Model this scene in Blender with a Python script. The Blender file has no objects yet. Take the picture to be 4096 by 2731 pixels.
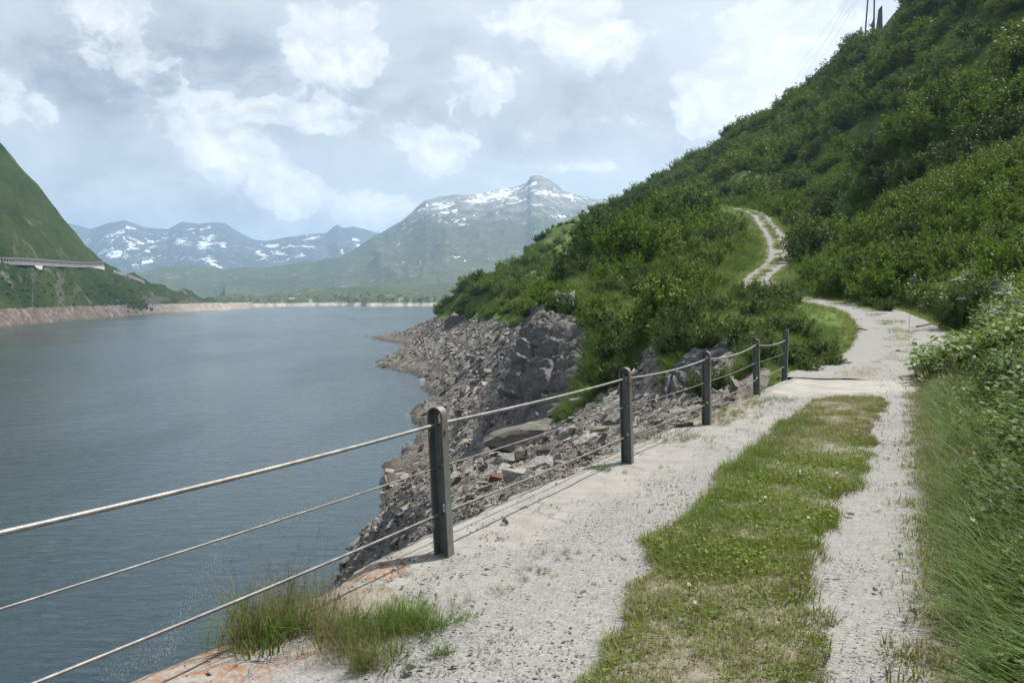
import bpy, bmesh, math, random
import numpy as np
from mathutils import Vector, Matrix, Euler, noise as mnoise

R = math.radians
rng = np.random.default_rng(11)
random.seed(11)
scene = bpy.context.scene
COL = scene.collection

# ---------------------------------------------------------------- camera, sky, sun, exposure
F = 3306.0                      # focal length in photo pixels (4096 wide)
CAMZ = 1.65
PITCH = math.atan(172.5 / F)
WATER = -15.35
cam_d = bpy.data.cameras.new("camera")
cam_d.sensor_width = 36.0
cam_d.lens = 36.0 * F / 4096.0
cam_d.clip_start = 0.1
cam_d.clip_end = 60000.0
cam = bpy.data.objects.new("camera", cam_d)
cam.location = (0, 0, CAMZ)
cam.rotation_euler = (math.pi / 2 - PITCH, 0, 0)
COL.objects.link(cam)
scene.camera = cam

SUN_EL = R(57)
SUN_AZ = R(60)                  # clockwise from the viewing direction (+Y)
sun_dir = Vector((math.sin(SUN_AZ) * math.cos(SUN_EL), math.cos(SUN_AZ) * math.cos(SUN_EL), math.sin(SUN_EL)))
sd = bpy.data.lights.new("sun", 'SUN')
sd.energy = 5.0
sd.angle = R(0.6)
sd.color = (1.0, 0.968, 0.915)
sun = bpy.data.objects.new("sun", sd)
sun.rotation_euler = sun_dir.to_track_quat('Z', 'Y').to_euler()
COL.objects.link(sun)

scene.view_settings.view_transform = 'Standard'
scene.view_settings.look = 'None'
scene.view_settings.exposure = 0.68
scene.view_settings.gamma = 1.0
scene.view_settings.use_curve_mapping = False
scene.render.engine = 'CYCLES'
cy = scene.cycles
cy.use_denoising = True
try:
    cy.denoiser = 'OPENIMAGEDENOISE'
    cy.denoising_input_passes = 'RGB_ALBEDO_NORMAL'
    cy.denoising_prefilter = 'ACCURATE'
except Exception:
    pass
cy.max_bounces = 6
cy.diffuse_bounces = 3
cy.glossy_bounces = 2
cy.transmission_bounces = 4
cy.volume_bounces = 1
cy.transparent_max_bounces = 6
cy.sample_clamp_indirect = 4.0
cy.caustics_reflective = False
cy.caustics_refractive = False


# node helpers ------------------------------------------------------------------------------
class NT:
    k = 0.79                    # surface colours are given for a bright reading of the photo; real albedos are lower

    def __init__(self, tree):
        self.t = tree

    def n(self, typ, _in=None, **props):
        nd = self.t.nodes.new(typ)
        for k, v in props.items():
            setattr(nd, k, v)
        for k, v in (_in or {}).items():
            s = nd.inputs[k]
            if hasattr(v, 'is_output'):
                self.t.links.new(v, s)
            else:
                s.default_value = v
        return nd

    def math(self, op, a, b=None, c=None, clamp=False):
        nd = self.t.nodes.new('ShaderNodeMath')
        nd.operation = op
        nd.use_clamp = clamp
        for i, v in enumerate((a, b, c)):
            if v is None:
                continue
            if hasattr(v, 'is_output'):
                self.t.links.new(v, nd.inputs[i])
            else:
                nd.inputs[i].default_value = v
        return nd.outputs[0]

    def vmath(self, op, a, b=None):
        nd = self.t.nodes.new('ShaderNodeVectorMath')
        nd.operation = op
        for i, v in enumerate((a, b)):
            if v is None:
                continue
            if hasattr(v, 'is_output'):
                self.t.links.new(v, nd.inputs[i])
            else:
                nd.inputs[i].default_value = v
        return nd.outputs[1] if op in ('DOT_PRODUCT', 'LENGTH', 'DISTANCE') else nd.outputs[0]

    def ramp(self, fac, lo, hi, smooth=True):
        nd = self.t.nodes.new('ShaderNodeMapRange')
        nd.interpolation_type = 'SMOOTHSTEP' if smooth else 'LINEAR'
        self.t.links.new(fac, nd.inputs[0])
        nd.inputs[1].default_value = lo
        nd.inputs[2].default_value = hi
        return nd.outputs[0]

    def maprange(self, fac, a, b, c, d):
        nd = self.t.nodes.new('ShaderNodeMapRange')
        self.t.links.new(fac, nd.inputs[0])
        for i, v in enumerate((a, b, c, d)):
            nd.inputs[1 + i].default_value = v
        return nd.outputs[0]

    def mix(self, fac, a, b, blend='MIX'):
        nd = self.t.nodes.new('ShaderNodeMix')
        nd.data_type = 'RGBA'
        nd.blend_type = blend
        for i, v in ((0, fac), (6, a), (7, b)):
            if hasattr(v, 'is_output'):
                self.t.links.new(v, nd.inputs[i])
            else:
                nd.inputs[i].default_value = (*(q * self.k for q in v), 1) if isinstance(v, tuple) and len(v) == 3 else v
        return nd.outputs[2]

    def noise(self, vec, scale, detail=4, rough=0.55, dist=0.0, col=False, dim='3D'):
        nd = self.t.nodes.new('ShaderNodeTexNoise')
        nd.noise_dimensions = dim
        if vec is not None:
            self.t.links.new(vec, nd.inputs['Vector'])
        nd.inputs['Scale'].default_value = scale
        nd.inputs['Detail'].default_value = detail
        nd.inputs['Roughness'].default_value = rough
        nd.inputs['Distortion'].default_value = dist
        return nd.outputs['Color' if col else 'Fac']

    def voro(self, vec, scale, feature='F1', out='Distance', rand=1.0):
        nd = self.t.nodes.new('ShaderNodeTexVoronoi')
        nd.feature = feature
        if vec is not None:
            self.t.links.new(vec, nd.inputs['Vector'])
        nd.inputs['Scale'].default_value = scale
        if 'Randomness' in nd.inputs:
            nd.inputs['Randomness'].default_value = rand
        return nd.outputs[out]

    def attr(self, name, out='Fac'):
        nd = self.t.nodes.new('ShaderNodeAttribute')
        nd.attribute_name = name
        return nd.outputs[out]

    def geo(self, out):
        return self.t.nodes.new('ShaderNodeNewGeometry').outputs[out]

    def texco(self, out='Object'):
        return self.t.nodes.new('ShaderNodeTexCoord').outputs[out]

    def scale(self, vec, xyz, rot=(0, 0, 0)):
        nd = self.t.nodes.new('ShaderNodeMapping')
        self.t.links.new(vec, nd.inputs[0])
        nd.inputs['Scale'].default_value = xyz
        nd.inputs['Rotation'].default_value = rot
        return nd.outputs[0]

    def bump(self, h, strength=0.5, dist=0.05, normal=None):
        nd = self.t.nodes.new('ShaderNodeBump')
        self.t.links.new(h, nd.inputs['Height'])
        nd.inputs['Strength'].default_value = strength
        nd.inputs['Distance'].default_value = dist
        if normal is not None:
            self.t.links.new(normal, nd.inputs['Normal'])
        return nd.outputs[0]

    def sep(self, vec):
        nd = self.t.nodes.new('ShaderNodeSeparateXYZ')
        self.t.links.new(vec, nd.inputs[0])
        return nd.outputs

    def comb(self, x, y, z):
        nd = self.t.nodes.new('ShaderNodeCombineXYZ')
        for i, v in enumerate((x, y, z)):
            if hasattr(v, 'is_output'):
                self.t.links.new(v, nd.inputs[i])
            else:
                nd.inputs[i].default_value = v
        return nd.outputs[0]


def new_mat(name):
    m = bpy.data.materials.new(name)
    m.use_nodes = True
    t = m.node_tree
    b = t.nodes['Principled BSDF']
    return m, NT(t), b


def setin(nt, b, **kw):
    names = dict(col='Base Color', rough='Roughness', normal='Normal', metal='Metallic', spec='Specular IOR Level', ior='IOR')
    for k, v in kw.items():
        s = b.inputs[names[k]]
        if hasattr(v, 'is_output'):
            nt.t.links.new(v, s)
        else:
            s.default_value = (*(q * nt.k for q in v), 1) if isinstance(v, tuple) and len(v) == 3 else v


# ---- the sky: hazy summer sky with broken cumulus, laid out by azimuth and elevation
world = bpy.data.worlds.new("World")
scene.world = world
world.use_nodes = True
W = NT(world.node_tree)
W.k = 0.77
for nd in list(world.node_tree.nodes):
    world.node_tree.nodes.remove(nd)
out = W.n('ShaderNodeOutputWorld')
bg = W.n('ShaderNodeBackground')
world.node_tree.links.new(bg.outputs[0], out.inputs[0])
sky = W.n('ShaderNodeTexSky', sky_type='NISHITA', sun_disc=False)
sky.sun_elevation = SUN_EL
sky.sun_rotation = SUN_AZ
sky.air_density = 1.0
sky.dust_density = 2.0
sky.ozone_density = 1.0
gen = W.vmath('NORMALIZE', W.texco('Generated'))
sx = W.sep(gen)
az = W.math('ARCTAN2', sx[0], sx[1])           # 0 ahead, + to the right
el = W.math('ARCSINE', sx[2])
azel = W.comb(az, W.math('MULTIPLY', el, 1.25), 0.0)


def ae(px, py):
    x = (px - 2048) / F
    yc = (1365.5 - py) / F
    d = Vector((x, math.cos(PITCH) + yc * math.sin(PITCH), -math.sin(PITCH) + yc * math.cos(PITCH))).normalized()
    return math.atan2(d.x, d.y), math.asin(d.z) * 1.25


def blob(p, px, py, wpx, hpx, rot=0.0):
    a, e = ae(px, py)
    v = W.vmath('SUBTRACT', p, (a, e, 0))
    if rot:
        v = W.scale(v, (1, 1, 1), (0, 0, rot))
    v = W.vmath('MULTIPLY', v, (F / wpx, F / hpx / 1.25, 0))
    return W.ramp(W.vmath('LENGTH', v), 1.0, 0.0)


def summed(items):
    acc = None
    for it, w in items:
        v = W.math('MULTIPLY', it, w)
        acc = v if acc is None else W.math('ADD', acc, v)
    return acc


warp = W.noise(azel, 7.0, 6, 0.6, col=True)
warpv = W.vmath('MULTIPLY', W.vmath('SUBTRACT', warp, (0.5, 0.5, 0.5)), (0.11, 0.085, 0.0))
pw_ = W.vmath('ADD', azel, warpv)
CUM = [(860, 560, 230, 170, .62), (1010, 690, 180, 110, .8), (1180, 780, 130, 80, .95), (1110, 460, 300, 75, .6), (1330, 430, 110, 80, .4),
       (1230, 180, 150, 170, .85), (1390, 260, 75, 75, .85), (1520, 200, 85, 65, .7), (1470, 285, 50, 38, .65), (450, 40, 150, 80, .75), (500, 220, 210, 80, .55),
       (2240, 70, 330, 130, .9), (2390, 190, 170, 90, .7), (1900, 370, 160, 120, .65), (1690, 560, 330, 70, .55), (1740, 665, 150, 55, .7), (1540, 850, 200, 65, .75), (1450, 60, 170, 80, .5),
       (2760, 400, 90, 130, .8), (2950, 430, 330, 120, .6), (3050, 290, 300, 110, .5), (3250, 120, 380, 200, .55), (2250, 660, 190, 40, .5), (70, 420, 150, 130, .45)]


def cumulus_blobs(p):
    return W.math('MULTIPLY', summed([(blob(p, a, b, w_ * 1.6, h_ * 1.6), k) for a, b, w_, h_, k in CUM]), 1.05)


n_a = W.noise(pw_, 12.0, 8, 0.62)
n_b = W.noise(W.vmath('ADD', pw_, (0.009, 0.016, 0.0)), 12.0, 8, 0.62)
puff = W.voro(pw_, 46.0, 'SMOOTH_F1')
blobs = cumulus_blobs(pw_)
cov = W.math('ADD', W.math('ADD', blobs, W.math('MULTIPLY', W.math('SUBTRACT', n_a, 0.5), 2.1)), W.math('MULTIPLY', W.math('SUBTRACT', puff, 0.42), -0.30))
edge = W.ramp(cov, 0.30, 0.46)
body = W.ramp(cov, 0.10, 1.25)
halo = W.ramp(cov, -0.35, 0.85)
shade = W.ramp(W.math('SUBTRACT', n_a, n_b), -0.16, 0.18)     # brighter on the side towards the sun
n_big = W.noise(pw_, 3.6, 6, 0.58)
n_str = W.noise(W.vmath('MULTIPLY', pw_, (1.0, 1.7, 1.0)), 6.5, 8, 0.62)
DK = [(800, 230, 640, 300, .75), (1650, 460, 800, 170, .5), (2420, 330, 380, 400, .45), (250, 300, 440, 230, .45), (700, 880, 950, 280, .40), (1760, 230, 420, 190, .35), (2690, 600, 170, 240, .35), (2000, 600, 330, 80, .3)]
dark = summed([(blob(pw_, a, b, w_ * 1.3, h_ * 1.3), k) for a, b, w_, h_, k in DK])
dark = W.math('ADD', dark, W.math('MULTIPLY', W.math('SUBTRACT', n_big, 0.5), 1.3))
dark = W.math('ADD', dark, W.math('MULTIPLY', W.math('SUBTRACT', n_str, 0.5), 1.7))
dark_s = W.ramp(dark, 0.0, 0.72)
haze_c = (0.50, 0.56, 0.62)
grey_c = (0.245, 0.287, 0.345)
white_c = (1.0, 1.0, 0.99)
veil = W.ramp(W.math('ADD', n_str, W.math('MULTIPLY', n_a, .45)), .62, .92)
c = W.mix(dark_s, haze_c, grey_c)
c = W.mix(W.math('MULTIPLY', veil, .72), c, (0.66, 0.71, 0.745))
c = W.mix(W.math('MULTIPLY', halo, .5), c, (0.66, 0.715, 0.755))
lum = W.math('ADD', 0.34, W.math('MULTIPLY', shade, 0.66))
c = W.mix(W.math('MULTIPLY', W.math('MULTIPLY', edge, W.math('ADD', .35, W.math('MULTIPLY', body, .65))), lum), c, white_c)
# brighter towards the sun's side
glow = W.ramp(W.vmath('DOT_PRODUCT', gen, tuple(sun_dir)), 0.25, 1.0)
c = W.mix(W.math('MULTIPLY', glow, .55), c, (0.86, 0.87, 0.87))
# the clear upper air behind the cloud layer shows through a little
skyc = W.vmath('MULTIPLY', sky.outputs[0], (0.066, 0.066, 0.066))
c = W.mix(0.92, skyc, c)
# overhead the cover thins out
up = W.ramp(sx[2], 0.5, 0.95)
c = W.mix(W.math('MULTIPLY', up, 0.5), c, skyc)
W.t.links.new(c, bg.inputs[0])
bg.inputs[1].default_value = 1.0
world.cycles.sampling_method = 'MANUAL'
world.cycles.sample_map_resolution = 256


# ---------------------------------------------------------------- object helpers
def tag(o, label=None, cat=None, group=None, kind=None):
    if label:
        o['label'] = label
    if cat:
        o['category'] = cat
    if group:
        o['group'] = group
    if kind:
        o['kind'] = kind
    return o


def mesh_np(name, V, Fc, mat=None, smooth=False, attrs=None):
    me = bpy.data.meshes.new(name)
    V = np.asarray(V, dtype=np.float32).reshape(-1, 3)
    if isinstance(Fc, np.ndarray):
        k = Fc.shape[1]
        me.vertices.add(len(V))
        me.vertices.foreach_set('co', V.ravel())
        me.loops.add(Fc.size)
        me.loops.foreach_set('vertex_index', Fc.astype(np.int32).ravel())
        me.polygons.add(len(Fc))
        me.polygons.foreach_set('loop_start', np.arange(0, Fc.size, k, dtype=np.int32))
        me.update(calc_edges=True)
    else:
        me.from_pydata(V.tolist(), [], Fc)
    if smooth:
        me.polygons.foreach_set('use_smooth', np.ones(len(me.polygons), dtype=bool))
    for an, av in (attrs or {}).items():
        a = me.attributes.new(an, 'FLOAT', 'POINT')
        a.data.foreach_set('value', np.asarray(av, dtype=np.float32))
    if mat:
        me.materials.append(mat)
    me.update()
    return me


def obj(name, me, parent=None, loc=None, link=True):
    o = bpy.data.objects.new(name, me)
    if link:
        COL.objects.link(o)
    if parent:
        o.parent = parent
    if loc is not None:
        o.location = loc
    return o


def empty(name, loc=(0, 0, 0), rz=0.0):
    o = bpy.data.objects.new(name, None)
    o.empty_display_size = 0.2
    o.location = loc
    o.rotation_euler = (0, 0, rz)
    COL.objects.link(o)
    return o


class MB:
    """collects boxes, tubes and sweeps into one mesh"""
    def __init__(self):
        self.V = []
        self.F = []

    def add(self, V, Fc):
        o = len(self.V)
        self.V += [tuple(v) for v in V]
        self.F += [tuple(i + o for i in f) for f in Fc]

    def box(self, c, s, M=None):
        x, y, z = s[0] / 2, s[1] / 2, s[2] / 2
        V = [Vector((a * x, b * y, d * z)) for d in (-1, 1) for b in (-1, 1) for a in (-1, 1)]
        V = [(M @ v if M else v) + Vector(c) for v in V]
        self.add(V, [(0, 2, 3, 1), (4, 5, 7, 6), (0, 1, 5, 4), (2, 6, 7, 3), (0, 4, 6, 2), (1, 3, 7, 5)])

    def hexa(self, P8):
        self.add(P8, [(0, 3, 2, 1), (4, 5, 6, 7), (0, 1, 5, 4), (1, 2, 6, 5), (2, 3, 7, 6), (3, 0, 4, 7)])

    def tube(self, pts, radii, n=6, cap=True):
        pts = [Vector(q) for q in pts]
        if not hasattr(radii, '__len__'):
            radii = [radii] * len(pts)
        V = []
        for i, q in enumerate(pts):
            t = (pts[min(i + 1, len(pts) - 1)] - pts[max(i - 1, 0)]).normalized()
            ref = Vector((0, 0, 1)) if abs(t.z) < 0.9 else Vector((1, 0, 0))
            a = t.cross(ref).normalized()
            b = t.cross(a)
            for k in range(n):
                th = 2 * math.pi * k / n
                V.append(q + (a * math.cos(th) + b * math.sin(th)) * radii[i])
        Fc = []
        for i in range(len(pts) - 1):
            for k in range(n):
                Fc.append((i * n + k, i * n + (k + 1) % n, (i + 1) * n + (k + 1) % n, (i + 1) * n + k))
        if cap:
            Fc.append(tuple(range(n))[::-1])
            Fc.append(tuple((len(pts) - 1) * n + k for k in range(n)))
        self.add(V, Fc)

    def mesh(self, name, mat, smooth=False):
        me = bpy.data.meshes.new(name)
        me.from_pydata(self.V, [], self.F)
        if smooth:
            me.polygons.foreach_set('use_smooth', np.ones(len(me.polygons), dtype=bool))
        me.materials.append(mat)
        me.update()
        return me


_sg = {}


def scatter(name, protos, P, rot, scl, idx, label=None, kind='stuff'):
    """one stuff object: copies of the protos' shapes on points, through geometry nodes"""
    me = bpy.data.meshes.new(name)
    n = len(P)
    me.vertices.add(n)
    me.vertices.foreach_set('co', np.asarray(P, dtype=np.float32).ravel())
    a = me.attributes.new('rot', 'FLOAT_VECTOR', 'POINT')
    a.data.foreach_set('vector', np.asarray(rot, dtype=np.float32).ravel())
    scl = np.asarray(scl, dtype=np.float32)
    if scl.ndim == 1:
        scl = np.repeat(scl[:, None], 3, axis=1)
    a = me.attributes.new('scl', 'FLOAT_VECTOR', 'POINT')
    a.data.foreach_set('vector', scl.ravel())
    a = me.attributes.new('idx', 'INT', 'POINT')
    a.data.foreach_set('value', np.asarray(idx, dtype=np.int32))
    me.update()
    o = obj(name, me)
    pc = bpy.data.collections.new(name + "_shapes")
    for q in protos:
        pc.objects.link(q)
    g = bpy.data.node_groups.new(name + "_scatter", 'GeometryNodeTree')
    g.interface.new_socket('Geometry', in_out='INPUT', socket_type='NodeSocketGeometry')
    g.interface.new_socket('Geometry', in_out='OUTPUT', socket_type='NodeSocketGeometry')
    N = g.nodes
    gi = N.new('NodeGroupInput')
    go = N.new('NodeGroupOutput')
    ci = N.new('GeometryNodeCollectionInfo')
    ci.inputs[0].default_value = pc
    ci.inputs[1].default_value = True
    ci.inputs[2].default_value = True
    iop = N.new('GeometryNodeInstanceOnPoints')
    iop.inputs['Pick Instance'].default_value = True

    def na(nm, typ):
        q = N.new('GeometryNodeInputNamedAttribute')
        q.data_type = typ
        q.inputs[0].default_value = nm
        return q.outputs[0]
    e2r = N.new('FunctionNodeEulerToRotation')
    L = g.links.new
    L(gi.outputs[0], iop.inputs['Points'])
    L(ci.outputs[0], iop.inputs['Instance'])
    L(na('idx', 'INT'), iop.inputs['Instance Index'])
    L(na('rot', 'FLOAT_VECTOR'), e2r.inputs[0])
    L(e2r.outputs[0], iop.inputs['Rotation'])
    L(na('scl', 'FLOAT_VECTOR'), iop.inputs['Scale'])
    L(iop.outputs[0], go.inputs[0])
    md = o.modifiers.new('scatter', 'NODES')
    md.node_group = g
    tag(o, label, None, None, kind)
    return o


# ---------------------------------------------------------------- numpy noise
def _hash(ix, iy, iz, seed):
    h = (ix.astype(np.int64) * 374761393 + iy.astype(np.int64) * 668265263 + iz.astype(np.int64) * 2147483647 + seed * 1274126177) & 0xffffffff
    h = ((h ^ (h >> 13)) * 1274126177) & 0xffffffff
    h = (h ^ (h >> 16)) & 0xffffffff
    return h.astype(np.float64) / 4294967295.0


def vnoise(x, y, z=None, seed=0):
    x = np.asarray(x, float)
    y = np.asarray(y, float)
    z = np.zeros_like(x) if z is None else np.asarray(z, float)
    ix, iy, iz = np.floor(x), np.floor(y), np.floor(z)
    fx, fy, fz = x - ix, y - iy, z - iz
    fx = fx * fx * fx * (fx * (fx * 6 - 15) + 10)
    fy = fy * fy * fy * (fy * (fy * 6 - 15) + 10)
    fz = fz * fz * fz * (fz * (fz * 6 - 15) + 10)
    r = 0
    for a in (0, 1):
        for b in (0, 1):
            for c_ in (0, 1):
                r = r + _hash(ix + a, iy + b, iz + c_, seed) * (fx if a else 1 - fx) * (fy if b else 1 - fy) * (fz if c_ else 1 - fz)
    return r


def fbm(x, y, z=None, oct=4, seed=0, gain=0.5, ridged=False):
    s, a, tot = 0, 1.0, 0
    x = np.asarray(x, float); y = np.asarray(y, float)
    z = None if z is None else np.asarray(z, float)
    for o in range(oct):
        v = vnoise(x, y, z, seed + o * 17) * 2 - 1
        if ridged:
            v = 1 - 2 * np.abs(v)
        s = s + a * v
        tot += a
        a *= gain
        x = x * 2.03 + 11.7
        y = y * 2.03 - 5.3
        z = None if z is None else z * 2.03 + 3.1
    return s / tot


def sstep(x, a, b):
    t = np.clip((x - a) / (b - a), 0, 1)
    return t * t * (3 - 2 * t)


cp, sp_ = math.cos(PITCH), math.sin(PITCH)


def at(px, py, d):
    """point seen at photo pixel (px, py), d metres ahead"""
    x = (px - 2048) / F
    yc = (1365.5 - py) / F
    y = cp + yc * sp_
    z = -sp_ + yc * cp
    return np.array([x / y * d, d, CAMZ + z / y * d])


def atz(px, z, d):
    dep = d * cp - (z - CAMZ) * sp_
    return np.array([(px - 2048) / F * dep, d, z])


def pix(X, Y, Z):
    dz = Z - CAMZ
    dep = Y * cp - dz * sp_
    return 2048 + F * X / dep, 1365.5 - F * (Y * sp_ + dz * cp) / dep
# ---------------------------------------------------------------- land on the right: one terrain sheet
# road centre line (x, y, z)
def axis(Y):                                     # right edge and left rim of the deck at distance Y
    return 0.10 + 0.478 * Y, -1.74 + 0.56 * (Y - 3.55)


_rd = [np.array([-4.8, -6.0, 0.0]), np.array([-1.5, 0.0, 0.0]), np.array([0.27, 3.55, 0.0]), np.array([2.05, 7.1, 0.0]), np.array([5.1, 13.2, 0.0]),
       np.array([7.0, 16.9, 0.02])]
_rd += [atz(px, z, d) for px, z, d in [(3590, .1, 21.5), (3610, .28, 26.0), (3585, .6, 32.0), (3480, 1.05, 40.0)]]
_rd += [atz(px, z, d) for px, z, d in [(3330, 1.35, 48.5), (3180, 1.65, 56.0), (3045, 2.3, 65.0)]]
_rd += [at(px, py, d) for px, py, d in [(3035, 1110, 76), (3115, 1035, 90), (3100, 950, 108), (3062, 895, 121), (3030, 858, 132), (2962, 838, 140), (2850, 826, 147), (2650, 840, 158)]]
_rd = np.array(_rd)


def catmull(P, step):
    out_ = []
    n = len(P)
    for i in range(n - 1):
        p0, p1, p2, p3 = P[max(i - 1, 0)], P[i], P[i + 1], P[min(i + 2, n - 1)]
        m = max(2, int(np.linalg.norm(p2 - p1) / step))
        for k in range(m):
            t = k / m
            out_.append(0.5 * ((2 * p1) + (-p0 + p2) * t + (2 * p0 - 5 * p1 + 4 * p2 - p3) * t * t + (-p0 + 3 * p1 - 3 * p2 + p3) * t ** 3))
    out_.append(P[-1])
    return np.array(out_)


ROAD = catmull(_rd, 0.4)
_cum = np.concatenate([[0], np.cumsum(np.linalg.norm(np.diff(ROAD[:, :2], axis=0), axis=1))])


def road_near(X, Y):
    """distance to the centre line, signed side (+ = right), height there"""
    X = np.asarray(X, float).ravel()
    Y = np.asarray(Y, float).ravel()
    D = np.full(X.shape, 1e9)
    Zr = np.zeros_like(X)
    S = np.zeros_like(X)
    Q = ROAD[::2]
    T = np.gradient(Q[:, :2], axis=0)
    T /= np.linalg.norm(T, axis=1)[:, None]
    for s0 in range(0, len(X), 40000):
        sl = slice(s0, s0 + 40000)
        dx = X[sl, None] - Q[None, :, 0]
        dy = Y[sl, None] - Q[None, :, 1]
        d2 = dx * dx + dy * dy
        k = np.argmin(d2, axis=1)
        D[sl] = np.sqrt(d2[np.arange(len(k)), k])
        Zr[sl] = Q[k, 2]
        S[sl] = dx[np.arange(len(k)), k] * T[k, 1] - dy[np.arange(len(k)), k] * T[k, 0]
    return D, S, Zr


C = []


def P(px, py, d):
    C.append(at(px, py, d))


def Z(px, z, d):
    C.append(atz(px, z, d))


# waterline, and the bed beyond it
for px, d in [(1360, 51), (1480, 60), (1540, 68.8), (1650, 73), (1550, 78), (1550, 83), (1690, 99), (1660, 123), (1740, 141), (1690, 151), (1720, 167), (1535, 206),
              (1640, 285), (1525, 336)]:
    Z(px, WATER, d)
for px, d in [(1150, 51), (1250, 62), (1330, 72), (1300, 83), (1400, 99), (1400, 130), (1450, 151), (1350, 180), (1250, 206), (1380, 285), (1250, 340), (1150, 30)]:
    Z(px, -23, d)
for px, d in [(1300, 420), (1600, 430), (1800, 500), (2000, 560), (2300, 700), (1100, 8), (1100, 15)]:
    Z(px, -22, d)
# scree below the deck
Z(1300, -7, 9); Z(1300, -13, 25); Z(1380, -4, 6.5)
P(1500, 2215, 20); P(1500, 2178, 40); Z(1500, -3.0, 9)
P(1700, 2085, 15); P(1700, 2000, 35); P(1700, 1925, 74); P(1710, 1845, 81); Z(1700, -2.2, 8.5)
P(1850, 2010, 12); P(1850, 1900, 35); P(1850, 1750, 65); P(1850, 1650, 90); P(1850, 1560, 120); P(1850, 1450, 160); P(1850, 1360, 200); P(1850, 1290, 240)
P(1700, 1400, 215); P(1750, 1300, 250); P(1720, 1325, 300); P(1650, 1312, 345); P(1750, 1264, 330)
P(2000, 1965, 14); P(2000, 1930, 20); P(2000, 1870, 30); P(2000, 1790, 45); P(2000, 1700, 57); P(2000, 1600, 74); P(2000, 1500, 97); P(2000, 1400, 125); P(2000, 1322, 147)
P(2200, 1890, 14); P(2200, 1845, 22); P(2200, 1750, 32); P(2200, 1660, 42); P(2100, 1700, 45); P(2060, 1720, 47)
P(2350, 1800, 14); P(2350, 1660, 26); P(2500, 1720, 16); P(2500, 1600, 28); P(2450, 1480, 38); P(2560, 1480, 35)
P(2150, 1400, 51); P(2090, 1310, 57); P(2060, 1500, 51); P(2250, 1330, 49); P(2300, 1300, 52); P(2450, 1350, 42); P(2600, 1400, 34)
# rock bank under the bend and the gravel mound in front of it
P(2700, 1300, 38); P(2850, 1325, 29); P(3000, 1350, 25.5); P(3150, 1420, 20.5); Z(3290, 0.0, 17.5)
P(2700, 1400, 27); P(2900, 1395, 24)
P(2700, 1600, 23.5); P(2850, 1600, 20.5); P(2950, 1580, 19.5); P(2620, 1690, 22); P(2760, 1590, 16.5); P(2890, 1540, 16.6); P(2600, 1735, 13); P(2500, 1805, 10.6)
# spur below the track: crest and the face towards the camera
P(2293, 1150, 72); P(2376, 1055, 90); P(2480, 950, 108); P(2600, 865, 128); P(2770, 822, 140); P(2890, 838, 144)
P(2600, 1000, 95); P(2800, 1000, 90); P(2500, 1150, 68); P(2700, 1150, 62); P(2900, 1110, 66); P(2930, 960, 102); P(2950, 1050, 85); P(2940, 1140, 68); P(2800, 880, 122); P(3000, 1185, 58)
# behind the crest, and the promontory
P(2250, 1200, 105); P(2300, 1170, 125); P(2200, 1210, 170); P(2200, 1130, 230); P(2000, 1250, 200); P(2100, 1275, 150); P(2450, 1010, 160); P(2700, 870, 170); P(2900, 860, 165)
P(1772, 1268, 256); P(1795, 1190, 262); P(1850, 1140, 266); P(1905, 1115, 270); P(2000, 1082, 275); P(2110, 1072, 280); P(2230, 1066, 283); P(2330, 1060, 286)
Z(1780, -9, 310); Z(1850, -6, 330); Z(2000, -4, 345)
# far slope and skyline
SK = [(2107, 1062, 318), (2135, 1020, 324), (2264, 920, 332), (2438, 840, 336), (2612, 738, 332), (2873, 584, 312), (3100, 462, 288), (3350, 275, 272), (3480, 150, 266), (3587, 66, 262), (3800, -120, 255), (4100, -430, 235)]
for px, py, d in SK:
    P(px, py, d)
    b = at(px, py, d)
    C.append(np.array([b[0] * 1.18, b[1] * 1.18, b[2] * 1.02 - 1.5]))
    C.append(np.array([b[0] * 1.6, b[1] * 1.6, b[2] * 0.9 - 6]))
Z(2107, -9, 400); Z(2264, 6, 420)
P(2300, 1000, 308); P(2500, 920, 298); P(2450, 900, 312); P(2700, 760, 285)
# main slope above the track
P(3000, 740, 180); P(3000, 600, 235); P(3100, 780, 158); P(3200, 700, 175); P(3200, 500, 225); P(3250, 900, 118); P(3250, 1030, 90); P(3300, 1140, 64); P(3200, 1145, 68)
P(3500, 1130, 54); P(3500, 900, 84); P(3500, 700, 114); P(3500, 400, 172); P(3500, 160, 232)
P(3400, 1183, 52); P(3700, 1205, 39); P(3850, 1290, 30); P(3920, 1370, 23); P(4096, 1310, 22); Z(4096, .55, 14); P(4500, 1400, 12)
P(3900, 1100, 42); P(3900, 900, 56); P(3900, 600, 84); P(3900, 300, 120); P(3900, 0, 168); 
P(4500, 1150, 26); P(4500, 900, 38); P(4500, 500, 60); P(4500, 100, 90); P(4500, -400, 140); P(5600, 1100, 20); P(5600, 700, 34); P(5600, 0, 65); P(5600, -500, 100)
Z(5600, 1.8, 9); Z(5600, 1.5, 5); Z(4700, .95, 6); Z(4700, .75, 3.5); Z(4700, 1.5, 10)
Z(3690, .0, 12.5); Z(3740, .05, 16); Z(3740, .02, 6.0); Z(3760, .02, 3.6); Z(4096, .42, 6.5); Z(4096, .32, 4.2); Z(4096, .55, 9.5); Z(3860, .18, 9); Z(3400, 0, 10); Z(3000, 0, 6); Z(2600, 0, 6.5); Z(2900, 0, 10); Z(2300, 0, 4.5)
Z(8300, 2.4, 5); Z(8300, 3.0, 9); P(8300, 900, 16); P(8300, 300, 32); P(8300, -500, 70); Z(4700, .6, 1.5); Z(8300, 1.2, 1.5); Z(3800, .02, 1.5); Z(2300, 0, 1.5); Z(3900, .30, 12.5); Z(3950, .40, 17)

C = np.array(C)
TS = 1.15


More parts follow.
